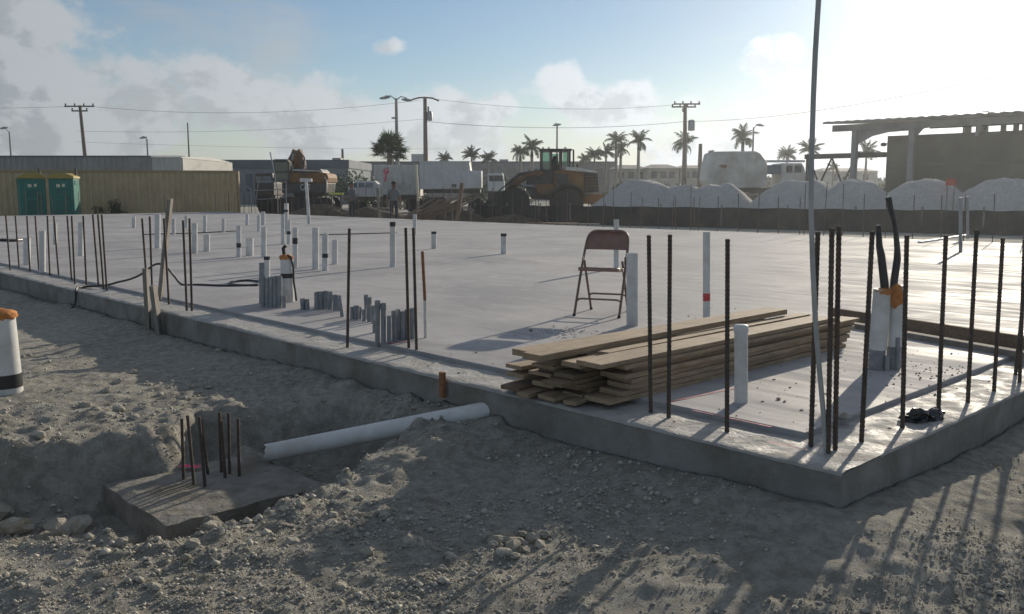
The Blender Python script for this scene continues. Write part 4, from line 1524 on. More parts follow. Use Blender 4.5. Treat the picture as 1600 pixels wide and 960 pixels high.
# --- pale houses
for i, (xa, xb, ye, yr, Y) in enumerate(((958, 1012, 264, 257, 118), (1010, 1062, 263, 256, 114), (1060, 1112, 263, 257.5, 116), (1285, 1372, 268, 262, 120))):
    lb = ('pale stucco house with grey hip roof beside the wheel loader\'s tail', 'pale stucco house with grey hip roof between two others behind the gravel heaps', 'pale stucco house with grey hip roof behind the short bare post', 'pale low house seen under the open shed\'s conveyor beam')[i]
    c = Far('stucco_house', lb, 'house', (xa + xb) / 2, Y, 'pale houses beyond the heaps')
    x0, x1 = c.xz(xa + 2, 300)[0], c.xz(xb - 2, 300)[0]
    ze, zr = c.xz(0, ye)[1], c.xz(0, yr)[1]
    MB().bb(x0, x1, 0, 7, 0, ze).obj('wall', M['cream'], c.t)
    mb = MB()
    q = .9
    mb.add([(x0 - .3, -.4, ze), (x1 + .3, -.4, ze), (x1 + .3, 7.4, ze), (x0 - .3, 7.4, ze), (x0 + q, 3.5, zr), (x1 - q, 3.5, zr)], [(0, 1, 5, 4), (1, 2, 5), (2, 3, 4, 5), (3, 0, 4), (3, 2, 1, 0)])
    mb.obj('roof', M['roofgrey'], c.t)
    for k in (.2, .5, .78):
        xx = x0 + (x1 - x0) * k
        w = MB().bb(xx - .4, xx + .4, -.05, .02, ze - 1.3, ze - .4).obj('window', M['glassdark'], c.t)
        MB().bb(xx - .48, xx + .48, -.09, -.0, ze - 1.4, ze - 1.3).obj('sill', M['white'], w)

# --- white trailers and trucks
c = Far('box_trailer', 'dull white box trailer with a pink paint scrawl behind the palm post', 'trailer', 620, 58)
c.box('box_body', 585, 656, 258, 307, 0, 2.4, 'offwhite', bevel=.04)
c.box('underframe', 588, 654, 307, 312, .3, 2.1, 'darkmetal')
for x in (640, 648):
    for y in (.25, 2.1):
        MB().wheel((c.xz(x, 0)[0], y, .48), .48, .3, 16, 'y').obj('wheel', M['black'], c.t, smooth=True)
for k in range(9):
    c.box('side_post', 588 + 8.2 * k, 588.6 + 8.2 * k, 259, 306, -.03, .02, 'offwhite')
c.box('kick_rail', 585, 656, 304.5, 307, -.035, .02, 'darkmetal')
c.tube('paint_scrawl', [(601, 284, -.012), (603, 274, -.012), (600, 266, -.012), (606, 262, -.012), (604, 272, -.012), (608, 268, -.012)], .06, 'pink', n=4)
c = Far('long_trailer', 'long white flat-sided trailer with stepped end beside the truck cab', 'trailer', 700, 56)
c.prism('body', [(656, 253), (733, 253), (735, 267), (752, 267), (752, 294), (656, 296)], 0, 2.5, 'white', bevel=.03)
c.box('top_edge', 655, 734, 252, 253.2, -.05, 2.55, 'white')
c.box('underframe', 660, 750, 296, 302, .4, 2.1, 'darkmetal')
for k in range(8):
    c.box('side_post', 662 + 9.5 * k, 662.7 + 9.5 * k, 254, 294.5, -.035, .02, 'white')
c.box('marker_box', 706, 713, 288, 293, -.04, .02, 'glassdark')
for x in (668, 682, 742):
    for y in (.2, 2.2):
        MB().wheel((c.xz(x, 0)[0], y, .50), .50, .3, 16, 'y').obj('wheel', M['black'], c.t, smooth=True)


def truck_cab(name, label, xa, xb, yt, yb, Y, m='white', glass='glassdark'):
    c = Far(name, label, 'truck', (xa + xb) / 2, Y)
    w = xb - xa
    h = yb - yt
    body = c.prism('cab', [(xa, yt + h * .04), (xa + w * .1, yt), (xb - w * .08, yt), (xb, yt + h * .45), (xb, yb), (xa, yb)], 0, 2.2, m, bevel=.05)
    c.prism('side_window', [(xa + w * .40, yt + h * .13), (xb - w * .15, yt + h * .13), (xb - w * .08, yt + h * .44), (xa + w * .40, yt + h * .44)], -.03, .02, glass)
    c.box('windscreen', xa + w * .08, xa + w * .34, yt + h * .13, yt + h * .44, -.03, .02, glass)
    c.box('door_seam', xa + w * .36, xa + w * .385, yt + h * .1, yb - 1, -.02, .02, 'darkmetal')
    c.tube('mirror', [(xb + w * .06, yt + h * .2, -.2), (xb + w * .06, yt + h * .42, -.2)], .07, 'darkmetal')
    c.ground_box('chassis', xa, xb, yb + .3, .3, 1.9, 'darkmetal', z0=.45)
    for x in (xa + w * .22, xb - w * .2):
        for y in (.05, 2.1):
            MB().wheel((c.xz(x, 0)[0], y, .48), .48, .3, 18, 'y').obj('wheel', M['black'], c.t, smooth=True)
    return c


truck_cab('truck_cab', 'small white truck cab between the long trailer and the wheel loader', 762, 788, 271, 299, 55)
truck_cab('flatbed_truck', 'dark truck cab with bluish windows beside the tan container\'s corner', 398, 428, 271, 306, 52, 'darkmetal', 'glassblue')
# SUV
c = Far('parked_suv', 'pale boxy car with blue-tinted windows parked before the dark bushes', 'car', 568, 54)
b = c.prism('body', [(543, 300), (544, 293), (549, 286), (553, 283), (585, 283), (590, 287), (592, 293), (592, 308), (543, 308)], 0, 1.8, 'white', bevel=.05)
for xa, xb in ((551, 558), (560.5, 569), (571.5, 583)):
    c.box('side_window', xa, xb, 286, 293, -.02, .02, 'glassblue')
c.box('sill', 543, 592, 308, 311, .05, 1.75, 'darkmetal')
for x in (551, 583):
    for y in (.02, 1.75):
        MB().wheel((c.xz(x, 0)[0], y, .36), .36, .24, 18, 'y').obj('wheel', M['black'], c.t, smooth=True)

# refuse truck
c = Far('refuse_truck', 'big dirty white rounded truck body with cab behind the gravel heaps', 'truck', 1180, 58)
b = c.prism('hopper_body', [(1104, 283), (1107, 262), (1113, 239), (1117, 237), (1158, 236.5), (1182, 236.5), (1189, 240), (1199, 254), (1199, 288), (1190, 294), (1112, 294)], 0, 2.5, 'offwhite', bevel=.08)
c.box('rib', 1167, 1169.5, 237, 292, -.05, .02, 'offwhite')
c.box('top_hatch', 1113, 1118, 234.5, 238, .4, 1.2, 'offwhite')
c.prism('rust_patch', [(1122, 259), (1130, 257), (1137, 259), (1134, 263), (1127, 262)], -.012, .0, 'rust')
cb = c.prism('cab', [(1222, 255), (1254, 255), (1258, 262), (1260, 275), (1260, 292), (1222, 292)], .1, 2.4, 'white', bevel=.05)
c.box('side_window', 1242, 1253, 259, 270, .07, .12, 'glassdark')
c.box('side_window', 1229, 1239, 259, 270, .07, .12, 'glassdark')
c.box('toolbox', 1200, 1221, 258, 272, .2, 2.2, 'glassblue', bevel=.03)
c.box('beam', 1199, 1262, 250, 253.5, .5, 1.0, 'white')
c.ground_box('chassis', 1108, 1262, 294, .5, 2.0, 'darkmetal', z0=.5)
for x in (1125, 1150, 1240):
    for y in (.1, 2.3):
        MB().wheel((c.xz(x, 0)[0], y, .52), .52, .34, 18, 'y').obj('wheel', M['black'], c.t, smooth=True)

# --- wheel loader
c = Far('wheel_loader', 'dirty yellow wheel loader with open cab frame and raised arms', 'loader', 850, 45)
c.prism('engine_hood', [(866, 267), (893, 263), (913, 266), (913, 306), (866, 306)], .35, 2.05, 'yellow', bevel=.06)
c.prism('hood_top', [(884, 261), (905, 262), (934, 268), (934, 270.5), (884, 266)], .3, 2.1, 'offwhite', bevel=.02)
c.prism('radiator', [(913.5, 269), (936, 271), (938, 300), (913.5, 302)], .45, 1.95, 'darkmetal', bevel=.04)
c.prism('counterweight', [(910, 303), (943, 303), (940, 313), (932, 319), (910, 319)], .3, 2.1, 'yellow', bevel=.05)
c.prism('front_frame', [(826, 272), (846, 264), (866, 266), (866, 312), (832, 312), (822, 290)], .6, 1.8, 'darkmetal', bevel=.04)
c.prism('side_tank', [(836, 288), (866, 288), (866, 304), (840, 304)], .2, .58, 'yellow', bevel=.04)
for y0 in (.45, 1.75):
    c.prism('lift_arm', [(846, 266), (852, 272), (818, 284), (786, 312), (778, 308), (806, 280), (822, 272)], y0, y0 + .22, 'yellow', bevel=.02)
    c.tube('hydraulic_ram', [(846, 292, y0 + .1), (808, 290, y0 + .1)], .07, 'steel')
c.tube('tilt_link', [(842, 268, 1.2), (812, 272, 1.2), (790, 290, 1.2)], .09, 'darkmetal')
c.prism('bucket', [(790, 298), (786, 322), (762, 330), (756, 326), (772, 318), (774, 300)], -.15, 2.55, 'darkmetal', bevel=.03)
for x in (803, 889):
    for y in (.05, 2.3):
        w = MB().wheel((c.xz(x, 0)[0], y, .80), .80, .62, 26, 'y').obj('wheel', M['black'], c.t, smooth=True)
        MB().wheel((c.xz(x, 0)[0], y, .80), .44, .50, 20, 'y').obj('rim', M['yellow'], w, smooth=True)
cab = c.box('cab_roof', 844, 894, 232, 236, .35, 2.05, 'darkmetal', bevel=.03)
for x in (847, 862, 878, 891):
    for y in (.42, 1.98):
        c.box('cab_post', x - 1.6, x + 1.6, 236, 266, y - .05, y + .05, 'darkmetal')
c.box('cab_glass', 848, 861, 238, 264, .40, .425, 'glass')
c.box('cab_glass', 864, 876, 238, 262, 1.97, 1.99, 'glass')
c.box('cab_glass', 880, 890, 238, 262, .40, .425, 'glass')
c.prism('driver_seat', [(866, 243), (872, 243), (873, 256), (877, 257), (877, 266), (862, 266), (863, 256)], .9, 1.5, 'black', bevel=.04)
c.tube('grab_rail', [(893, 233.5, .4), (897, 234, .4), (897, 264, .4)], .045, 'darkmetal')
for x in (803, 889):
    poly = []
    for k in range(9):
        a_ = R(20 + 140 * k / 8)
        q = c.xz(x, 0)
        poly.append((q[0] + 1.0 * math.cos(a_), .80 + 1.0 * math.sin(a_)))
    for k in range(8, -1, -1):
        a_ = R(20 + 140 * k / 8)
        poly.append((c.xz(x, 0)[0] + .93 * math.cos(a_), .80 + .93 * math.sin(a_)))
    MB().prism(poly, -.28, .40).obj('mudguard', M['darkmetal'], c.t)
for k in range(5):
    c.box('grille_slat', 915, 935, 275 + 5 * k, 276.5 + 5 * k, .42, .46, 'yellow')
for x in (849, 858, 884):
    c.box('work_light', x - 1.5, x + 1.5, 229.5, 232.2, .36, .5, 'offwhite')
for k in range(3):
    c.box('step', 850, 860, 300 + 6 * k, 301.2 + 6 * k, .1, .4, 'darkmetal')
c.tube('hydraulic_hose', [(845, 280, .5), (836, 274, .45), (824, 279, .45), (812, 286, .45)], .035, 'black')
c.box('access_panel', 870, 888, 272, 288, .33, .352, 'darkmetal')
c.tube('exhaust', [(905, 265, 1.2), (905, 256, 1.2)], .06, 'darkmetal')

# --- excavator
c = Far('excavator', 'orange-yellow excavator with folded boom seen from its engine side', 'excavator', 475, 49)
c.prism('upper_body', [(438, 272), (442, 270), (506, 270), (511, 272), (513, 278), (512, 286), (438, 286)], 0, 2.6, 'yellow', bevel=.05)
lower = c.prism('side_panel', [(440, 286.2), (511, 286.2), (509, 302), (440, 302)], .06, 2.5, 'darkmetal', bevel=.03)
c.prism('engine_deck', [(452, 263), (498, 264), (503, 270), (446, 270)], .3, 2.3, 'darkmetal', bevel=.04)
c.tube('deck_rail', [(455, 258, .3), (455, 269, .3)], .035, 'offwhite')
c.tube('deck_rail', [(455, 266, .3), (497, 267.5, .3), (503, 272, .3)], .05, 'offwhite')
c.tube('counterweight_edge', [(507, 277, -.02), (510.5, 281, -.02), (510.5, 300, -.02)], .035, 'offwhite')
c.prism('cab', [(428, 249), (449, 249), (453, 254), (453, 285), (428, 285)], -.1, 1.1, 'darkmetal', bevel=.05)
c.box('cab_window', 431, 450, 254, 268, -.14, -.09, 'glass')
c.box('cab_window', 431, 450, 271, 281, -.14, -.09, 'glass')
c.prism('boom', [(440, 270), (437, 255), (446, 240), (449, 232), (452, 232), (453, 234), (457, 234), (458, 231.5), (461, 232), (462, 237), (465, 243), (468, 255), (466, 270)], 1.1, 1.7, 'woodbrown', bevel=.03)
c.prism('boom', [(446, 262), (452, 243), (458, 240), (464, 262)], .95, 1.85, 'yellow', bevel=.02)
c.tube('boom_ram', [(446, 268, 1.0), (452, 240, 1.0)], .07, 'steel')
c.tube('hose', [(462, 237, 1.0), (469, 246, 1.0), (468, 262, 1.0)], .04, 'black')
c.tube('work_lamp', [(470.5, 257, .9), (470.5, 261, .9)], .07, 'offwhite')
c.prism('slew_ring', [(455, 302), (500, 302), (500, 308), (455, 308)], .6, 2.0, 'darkmetal')
for y in (-.1, 2.1):
    tr_ = c.prism('track', [(432, 322), (438, 309), (516, 309), (522, 318), (518, 333), (436, 333)], y, y + .6, 'black', bevel=.05)
    for k in range(11):
        c.box('track_shoe', 438 + 7 * k, 442 + 7 * k, 307.6, 309.5, y - .03, y + .63, 'darkmetal', parent=tr_)
# maker's lettering on the side panel
fc = bpy.data.curves.new('lettering', 'FONT')
fc.body = 'CAT'
fc.size = 1.0
fc.extrude = .01
fo = bpy.data.objects.new('lettering_tmp', fc)
COL.objects.link(fo)
dg = bpy.context.evaluated_depsgraph_get()
me = bpy.data.meshes.new_from_object(fo.evaluated_get(dg))
bpy.data.objects.remove(fo)
me.materials.clear()
me.materials.append(M['white'])
xs = [v.co.x for v in me.vertices]
ys = [v.co.y for v in me.vertices]
q0, q1 = c.p(469, 297.5), c.p(485, 288)
for v in me.vertices:
    u_ = (v.co.x - min(xs)) / (max(xs) - min(xs))
    w_ = (v.co.y - min(ys)) / (max(ys) - min(ys))
    v.co = Vector((q0.x + (q1.x - q0.x) * u_, .045 + v.co.z, q0.z + (q1.z - q0.z) * w_))
link('lettering', me, c.t)

# wire frame panel left of the excavator
c = Far('wire_frame_panel', 'grey open wire frame panel standing in front of the dark truck', 'fence panel', 425, 46.5)
for pts in ([(400, 284, 0), (448, 284, 0)], [(396, 298, 0), (448, 296, 0)], [(402, 312, 0), (448, 309, 0)], [(447, 283, 0), (448, 334, 0)], [(392, 294, 0), (393, 334, 0)], [(427, 262, 0), (434, 300, 0), (434, 334, 0)], [(404, 284, 0), (400, 312, 0)], [(384, 290, 0), (392, 296, 0)]):
    c.tube('rail', pts, .022, 'steel', n=6)
MB().tube([c.p(422, 238), c.p(427, 262), c.p(434, 300)], .03, 6).obj('leaning_rod', M['steel'], c.t)
c = Far('lime_barrier', 'bright lime yellow barrier bar between the excavator and the parked car', 'barrier', 525, 47)
c.box('bar', 514, 536, 301.5, 304.3, 0, .08, 'limeband', bevel=.01)
for x in (518, 532):
    c.ground_box('leg', x - .8, x + .8, 302.5, .01, .07, 'darkmetal')


# ------------------------------------------------------------------ workers
def person(x, Y, rz, label, shirt, trousers, cap, arm):
    B = at(x, 300, Y)
    t = thing('person', label, 'person', (B.x, Y, FAR_Z), rz)
    me = bpy.data.meshes.new('body')
    V_, E_, Rr = [], [], []

    def jt(p, r, link_=None):
        V_.append(p)
        Rr.append(r)
        if link_ is not None:
            E_.append((link_, len(V_) - 1))
        return len(V_) - 1
    pel = jt((0, 0, .98), (.155, .115))
    w = jt((0, .0, 1.12), (.145, .105), pel)
    chst = jt((0, .0, 1.36), (.175, .12), w)
    nk = jt((0, .0, 1.51), (.062, .062), chst)
    hd = jt((0, -.02, 1.60), (.078, .088), nk)
    h2 = jt((0, -.025, 1.70), (.082, .098), hd)
    h3 = jt((0, -.015, 1.77), (.06, .07), h2)
    nose = jt((0, -.13, 1.645), (.014, .014), hd)
    for s in (-1, 1):
        ear = jt((s * .088, .0, 1.65), (.014, .022), hd)
        hip = jt((s * .10, 0, .90), (.092, .095), pel)
        kn = jt((s * .12, -.02, .50), (.062, .066), hip)
        an = jt((s * .13, .02, .09), (.045, .048), kn)
        toe = jt((s * .15, -.15, .045), (.045, .04), an)
        sh = jt((s * .19, 0, 1.43), (.068, .068), chst)
        e = arm[0] if s < 0 else arm[1]
        el = jt((s * (.25 + e[0]), e[1] * .4, 1.14 + e[2] * .3), (.046, .046), sh)
        wr = jt((s * (.25 + e[0] * .6), e[1], .90 + e[2]), (.032, .034), el)
        pm = jt((s * (.25 + e[0] * .6), e[1] * 1.15 - .01, .83 + e[2]), (.022, .040), wr)
        for k in range(4):
            oy = -.03 + .02 * k
            ln = (.07, .085, .08, .06)[k]
            f1 = jt((s * (.248 + e[0] * .6), e[1] * 1.15 + oy, .79 + e[2]), (.009, .009), pm)
            jt((s * (.235 + e[0] * .6), e[1] * 1.15 + oy, .79 - ln * .6 + e[2]), (.008, .008), f1)
        th1 = jt((s * (.235 + e[0] * .6), e[1] * 1.15 - .05, .83 + e[2]), (.010, .010), wr)
        jt((s * (.225 + e[0] * .6), e[1] * 1.15 - .06, .795 + e[2]), (.009, .009), th1)
    me.from_pydata(V_, E_, [])
    o = link('body', me, t)
    m = o.modifiers.new('skin', 'SKIN')
    m.use_smooth_shade = True
    for i, rr in enumerate(Rr):
        me.skin_vertices[0].data[i].radius = rr
    me.skin_vertices[0].data[pel].use_root = True
    sd = o.modifiers.new('sub', 'SUBSURF')
    sd.levels = sd.render_levels = 2
    mm = bpy.data.materials.new('clothed_body')
    mm.use_nodes = True
    tt = NT(mm.node_tree)
    oc = tt.n('ShaderNodeTexCoord').outputs['Object']
    z_ = tt.sep(oc)[2]
    x_ = tt.m('ABSOLUTE', tt.sep(oc)[0])
    n_ = tt.noise(oc, 14, 4)
    col = tt.mix(tt.m('GREATER_THAN', z_, 1.02), trousers, shirt)
    armskin = tt.m('MULTIPLY', tt.m('GREATER_THAN', x_, .205), tt.m('LESS_THAN', z_, 1.2))
    skin = (.24, .13, .085)
    col = tt.mix(armskin, col, skin)
    col = tt.mix(tt.m('GREATER_THAN', z_, 1.515), col, skin)
    col = tt.mix(tt.m('LESS_THAN', z_, .11), col, (.05, .035, .025))
    col = tt.mix(tt.m('MULTIPLY', n_, .4), col, tt.vm('SCALE', col, scale=.6))
    bs = tt.n('ShaderNodeBsdfPrincipled')
    tt.put(bs.inputs['Base Color'], col)
    bs.inputs['Roughness'].default_value = .85
    oo = tt.n('ShaderNodeOutputMaterial')
    tt.nt.links.new(bs.outputs[0], oo.inputs[0])
    me.materials.append(mm)
    MB().lathe([(.100, 1.72), (.104, 1.76), (.090, 1.81), (.05, 1.84), (.01, 1.845)], 16, (0, -.015, 0)).obj('cap', M[cap], t, smooth=True)
    MB().prism([(-.07, -.10), (.07, -.10), (.055, -.19), (-.055, -.19)], 1.722, 1.735, 'z').obj('cap_peak', M[cap], t)
    for s in (-1, 1):
        MB().box((s * .034, -.112, 1.675), (.026, .012, .012)).obj('eye', M['glassdark'], t)
    MB().box((0, -.108, 1.585), (.05, .012, .008)).obj('mouth', M['redcloth'], t)
    return t


person(615, 39.0, .5, 'worker in grey shirt and dark cap standing before the white box trailer', (.20, .21, .21), (.04, .045, .06), 'black', ((.05, .05, .1), (.03, -.1, .05)))
person(550, 38.5, -.8, 'worker in grey clothes standing in front of the parked pale car', (.13, .14, .15), (.06, .06, .065), 'darkmetal', ((.03, -.2, .25), (.04, -.22, .22)))

# ------------------------------------------------------------------ posts, boards and clutter behind the slab
c = Far('leaning_board', 'pale upright board leaning slightly in front of the white trailers', 'board', 652, 42)
c.prism('board', [(648, 258), (651.5, 257), (655, 314), (651, 315)], 0, .10, 'cardboard')
c.ground_box('stub', 651.5, 654.5, 314, .0, .09, 'woodgrey')
for (x0, y0, x1, y1, w, Y, lb, m) in ((590, 294, 593, 337, 4, 38, 'slim grey post standing beside the worker in grey shirt', 'woodgrey'), (722, 286, 713, 338, 6, 37, 'brown timber post leaning at the end of the plank heap', 'woodbrown'),
                                     (448, 318, 448, 334, 5, 41, 'stubby grey post behind the tallest white pipe', 'poleconc')):
    A, T = at(x1, y1, Y), at(x0, y0, Y)
    A.z = min(A.z, gz(A.x, A.y) + .02) if A.z < .1 else A.z
    A = Vector((A.x, Y, FAR_Z - .05))
    d = T - A
    r = w / 2 * Y / FPX
    o = MB().box((0, 0, d.length / 2), (2 * r, 2 * r, d.length)).obj('post', M[m], bevel=.01)
    o.location = A
    o.rotation_euler = d.to_track_quat('Z', 'Y').to_euler()
    tag(o, lb, 'post')

for i in range(13):
    Y = 38 + i * .12
    A = at(618 + i * 4.5 + random.uniform(-4, 4), 342, Y)
    A.z = FAR_Z + .02 + .01 * i
    B = at(690 + i * 4.2 + random.uniform(-8, 8), 309 + random.uniform(-4, 8), Y + .8)
    d = B - A
    o = MB().box((d.length / 2, 0, 0), (d.length, .16, .045)).obj('heaped_plank', M['woodbrown'])
    o.location = A
    o.rotation_euler = d.to_track_quat('X', 'Z').to_euler()
    tag(o, 'brown plank in the slanting heap behind the slab near the white trailers', 'plank', 'planks of the slanting heap')
# soil mound carrying the heap
def mound(name, x, Y, w, h, d, m, label, cat, group=None, seed=0, seg=40, z0=FAR_Z, sharp=1.0, lump_=.16):
    B = at(x, 300, Y)
    mb = MB()
    vs, fs = [], []
    nr = 14
    for i in range(nr + 1):
        q = i / nr
        for k in range(seg):
            t = 2 * math.pi * k / seg
            cx, cy = math.cos(t) * q, math.sin(t) * q
            nz = float(fbm(np.array([cx * 2 + seed * 3.1]), np.array([cy * 2 + seed]), 1.2, 4, seed)[0])
            z = h * (1 - q ** (1.25 * sharp)) * (1 + lump_ * nz)
            if q < .25:
                z *= 1 - .10 * (1 - q / .25)
            rr = 1 + lump_ * .6 * nz
            vs.append((cx * w / 2 * rr, cy * d / 2 * rr, z if i < nr else -.08))
    for i in range(nr):
        for k in range(seg):
            k2 = (k + 1) % seg
            fs.append((i * seg + k, i * seg + k2, (i + 1) * seg + k2, (i + 1) * seg + k))
    o = mb.add(vs, fs).obj(name, M[m], smooth=False)
    o.data.polygons.foreach_set('use_smooth', [True] * len(o.data.polygons))
    o.location = (B.x, Y, z0)
    return tag(o, label, cat, group)


mound('soil_mound', 700, 41.5, 5.0, .95, 4, 'brownsoil', 'dark brown soil mound under the slanting plank heap', 'mound', seed=4)
mound('soil_mound', 825, 40.5, 5.2, .55, 3, 'brownsoil', 'low dark soil mound in front of the wheel loader', 'mound', seed=6)
mound('soil_mound', 500, 45.5, 5.0, .75, 2.0, 'brownsoil', 'low dark soil mound in front of the excavator tracks', 'mound', seed=7)
mound('soil_mound', 580, 43, 4.6, .75, 2.5, 'brownsoil', 'low dark soil mound behind the two workers', 'mound', seed=8)
mound('soil_mound', 1180, 50, 6.0, 1.5, 4, 'brownsoil', 'dark soil mound under the big dirty white truck', 'mound', seed=9)
for i in range(9):
    Y = 33.5 + random.uniform(0, 2.5)
    x0 = random.uniform(725, 870)
    A = at(x0, 340, Y); A.z = FAR_Z + .06 + .05 * (i % 3)
    B = at(x0 + random.uniform(35, 75), 340, Y + random.uniform(-.5, .5)); B.z = A.z + random.uniform(-.02, .06)
    d = B - A
    o = MB().box((d.length / 2, 0, 0), (d.length, .22, .05)).obj('loose_plank', M['woodgrey' if i % 2 else 'woodbrown'])
    o.location = A
    o.rotation_euler = d.to_track_quat('X', 'Z').to_euler()
    tag(o, 'grey plank lying flat on the ground behind the slab before the loader' if i % 2 else 'brown plank lying flat on the ground behind the slab before the loader', 'plank', 'planks lying flat behind the slab')

# ------------------------------------------------------------------ silt fence and gravel heaps
fpts = [at(742, 322, 41), at(840, 321.5, 39.5), at(930, 322.5, 38), at(1100, 324.5, 35.2), at(1300, 327, 32.3), at(1500, 329, 30), at(1660, 331, 28.2), at(1900, 335, 26)]
fe = thing('silt_fence', 'long black silt fence running in front of the gravel heaps', 'fence', (fpts[3].x, fpts[3].y, FAR_Z))
o0 = Vector(fe.location)
n = 160
vs, fs = [], []
seg = []
for i in range(n + 1):
    u = i / n * (len(fpts) - 1)
    k = min(int(u), len(fpts) - 2)
    p = fpts[k].lerp(fpts[k + 1], u - k)
    w = .05 * math.sin(i * .9) + .03 * math.sin(i * 2.3)
    seg.append(p)
    for z, off in ((FAR_Z - .05, .10), (FAR_Z + .25, .02), (p.z - .2, -.01), (p.z + .015 * math.sin(i * .7), 0)):
        vs.append(Vector((p.x, p.y + w * (z < p.z - .05) - off, z)) - o0)
for i in range(n):
    for j in range(3):
        fs.append((i * 4 + j, (i + 1) * 4 + j, (i + 1) * 4 + j + 1, i * 4 + j + 1))
MB().add(vs, fs).obj('fabric', M['fabric'], fe, smooth=True)
for i in range(0, n + 1, 12):
    p = seg[i] - o0
    MB().bb(p.x - .025, p.x + .025, p.y + .01, p.y + .06, -.05, seg[i].z - FAR_Z + .12).obj('stake', M['woodgrey'], fe)

HG = 'gravel heaps behind the silt fence'
for i, (x, yt, w, Y, lb) in enumerate(((1003, 282, 145, 42.5, 'pale gravel heap nearest the wheel loader behind the silt fence'), (1070, 290.5, 125, 42.0, 'lower pale gravel heap between two taller ones in front of the bare post'),
                                      (1122, 287.5, 118, 41.0, 'pale gravel heap in front of the big white truck body'), (1252, 284, 160, 40.0, 'broad pale gravel heap behind the tall bent rod'),
                                      (1338, 281, 130, 39.0, 'pale gravel heap at the foot of the open shed\'s end column'), (1446, 281.5, 140, 37.5, 'pale gravel heap with a red panel on its flank'), (1570, 280.5, 150, 36.5, 'pale gravel heap in front of the shed\'s dark wall'), (1700, 281, 150, 35.5, 'pale gravel heap past the shed wall'))):
    h = at(x, yt, Y).z - FAR_Z
    mound('gravel_heap', x, Y, w * 1.38 * Y / FPX, h * 1.06, w * 1.0 * Y / FPX, 'gravel', lb, 'gravel heap', HG, seed=i + 11, sharp=1.3 + .25 * random.random(), lump_=.07)
c = Far('red_panel', 'small red panel standing on the flank of a gravel heap', 'panel', 1486, 35.9)
c.box('panel', 1478, 1494, 279.5, 290.5, 0, .04, 'redcloth')
c.ground_box('leg', 1480, 1481.5, 290, .0, .04, 'woodgrey')
c.ground_box('leg', 1491, 1492.5, 290, .0, .04, 'woodgrey')

# ------------------------------------------------------------------ open shed on the right
B = at(1332, 300, 52)
sh = thing('open_shed', 'tall open-sided metal shed with haunched columns and dark back wall', 'shed', (B.x, B.y, FAR_Z), math.atan2(-U.y, -U.x))
# local x runs towards the camera side (-U), local y away (V)
hz = at(1332, 192, 52).z - FAR_Z
flip = 1 if Vector((-U.x, -U.y, 0)).cross(V).z > 0 else -1
def L(x, y, z):
    return (x, flip * y, z)
def sbox(name, x0, x1, y0, y1, z0, z1, m, bevel=0):
    ya, yb_ = sorted((flip * y0, flip * y1))
    return MB().bb(x0, x1, ya, yb_, z0, z1).obj(name, M[m], sh, bevel=bevel)
mb = MB()
nx = 60
vs, fs = [], []
for i in range(nx + 1):
    x = -1.5 + 17.5 * i / nx
    for (y, z) in ((-1.0, hz - .06), (9.0, hz + .50)):
        for dz in (0, .10):
            vs.append(L(x, y, z + dz + (.05 if i % 2 else 0)))
for i in range(nx):
    a_, b_ = i * 4, (i + 1) * 4
    fs += [(a_, b_, b_ + 2, a_ + 2), (a_ + 1, a_ + 3, b_ + 3, b_ + 1), (a_, a_ + 1, b_ + 1, b_)]
mb.add(vs, fs).obj('roof', M['shedsteel'], sh)
sbox('eave_beam', -1.3, 15.8, -.22, .05, hz - .46, hz - .10, 'shedsteel')
for x in (0, 3.25, 6.5, 9.75, 13.0):
    for y in ((0, 7.6) if x < 4 else (1.2, 7.6)):
        zt_ = hz - .10 if y == 0 else hz + .3
        sbox('column', x - .15, x + .15, y - .15, y + .15, 0, zt_, 'shedsteel', .01)
    mb = MB()
    poly = [(0.15, hz - .1), (7.45, hz + .28), (7.45, hz - .05), (3.0, hz - .20), (1.2, hz - .45), (.15, hz - 1.0)]
    mb.prism([(flip * p[0], p[1]) for p in poly], x - .08, x + .08, 'x').obj('rafter', M['shedsteel'], sh)
    # haunch along the front
mb = MB()
poly = [(.15, hz - .47), (3.1, hz - .47), (3.1, hz - .58), (1.9, hz - .62), (1.0, hz - .80), (.15, hz - 1.25)]
mb.prism(poly, -.1 if flip > 0 else -.05, .05 if flip > 0 else .1, 'y').obj('haunch', M['shedsteel'], sh)
zw = at(1383, 213, 51.3).z - FAR_Z
sbox('back_wall', 1.63, 16, .55, .75, 0, zw, 'shedwall')
sbox('header_panel', 3.9, 16, .56, .74, zw + .30, hz - .02, 'shedwall')
for x in (5.9, 7.6, 8.2, 12):
    sbox('header_post', x - .12, x + .12, .57, .73, zw + .003, zw + .297, 'shedwall')
for z in (1.4, 2.8):
    sbox('wall_girt', 1.8, 16, .47, .547, z, z + .12, 'shedwall')
for (x0, y0, x1, y1) in ((-6.5, 0, 0, 0),):
    zz = at(1300, 240, 53).z - FAR_Z
    sbox('conveyor_beam', -3.2, 1.6, .2, .7, zz - .28, zz, 'darkmetal')
    for k in range(2):
        xx = -3.0 + k * 1.45
        MB().tube([L(xx, .45, 0.2), L(xx + 1.4, .45, zz - .28)], .06, 6).obj('brace', M['darkmetal'], sh)
        MB().tube([L(xx + 1.4, .45, 0.2), L(xx, .45, zz - .28)], .06, 6).obj('brace', M['darkmetal'], sh)
    sbox('conveyor_leg', -3.15, -2.98, .3, .6, 0, zz - .28, 'darkmetal')
MB().lathe([(.05, -.12), (.16, -.08), (.16, .05), (.05, .1)], 12, L(1.4, .6, zw - .45)).obj('wall_lamp', M['darkmetal'], sh)
sbox('lamp_bracket', 1.4, 1.65, .6, .67, zw - .46, zw - .40, 'darkmetal')


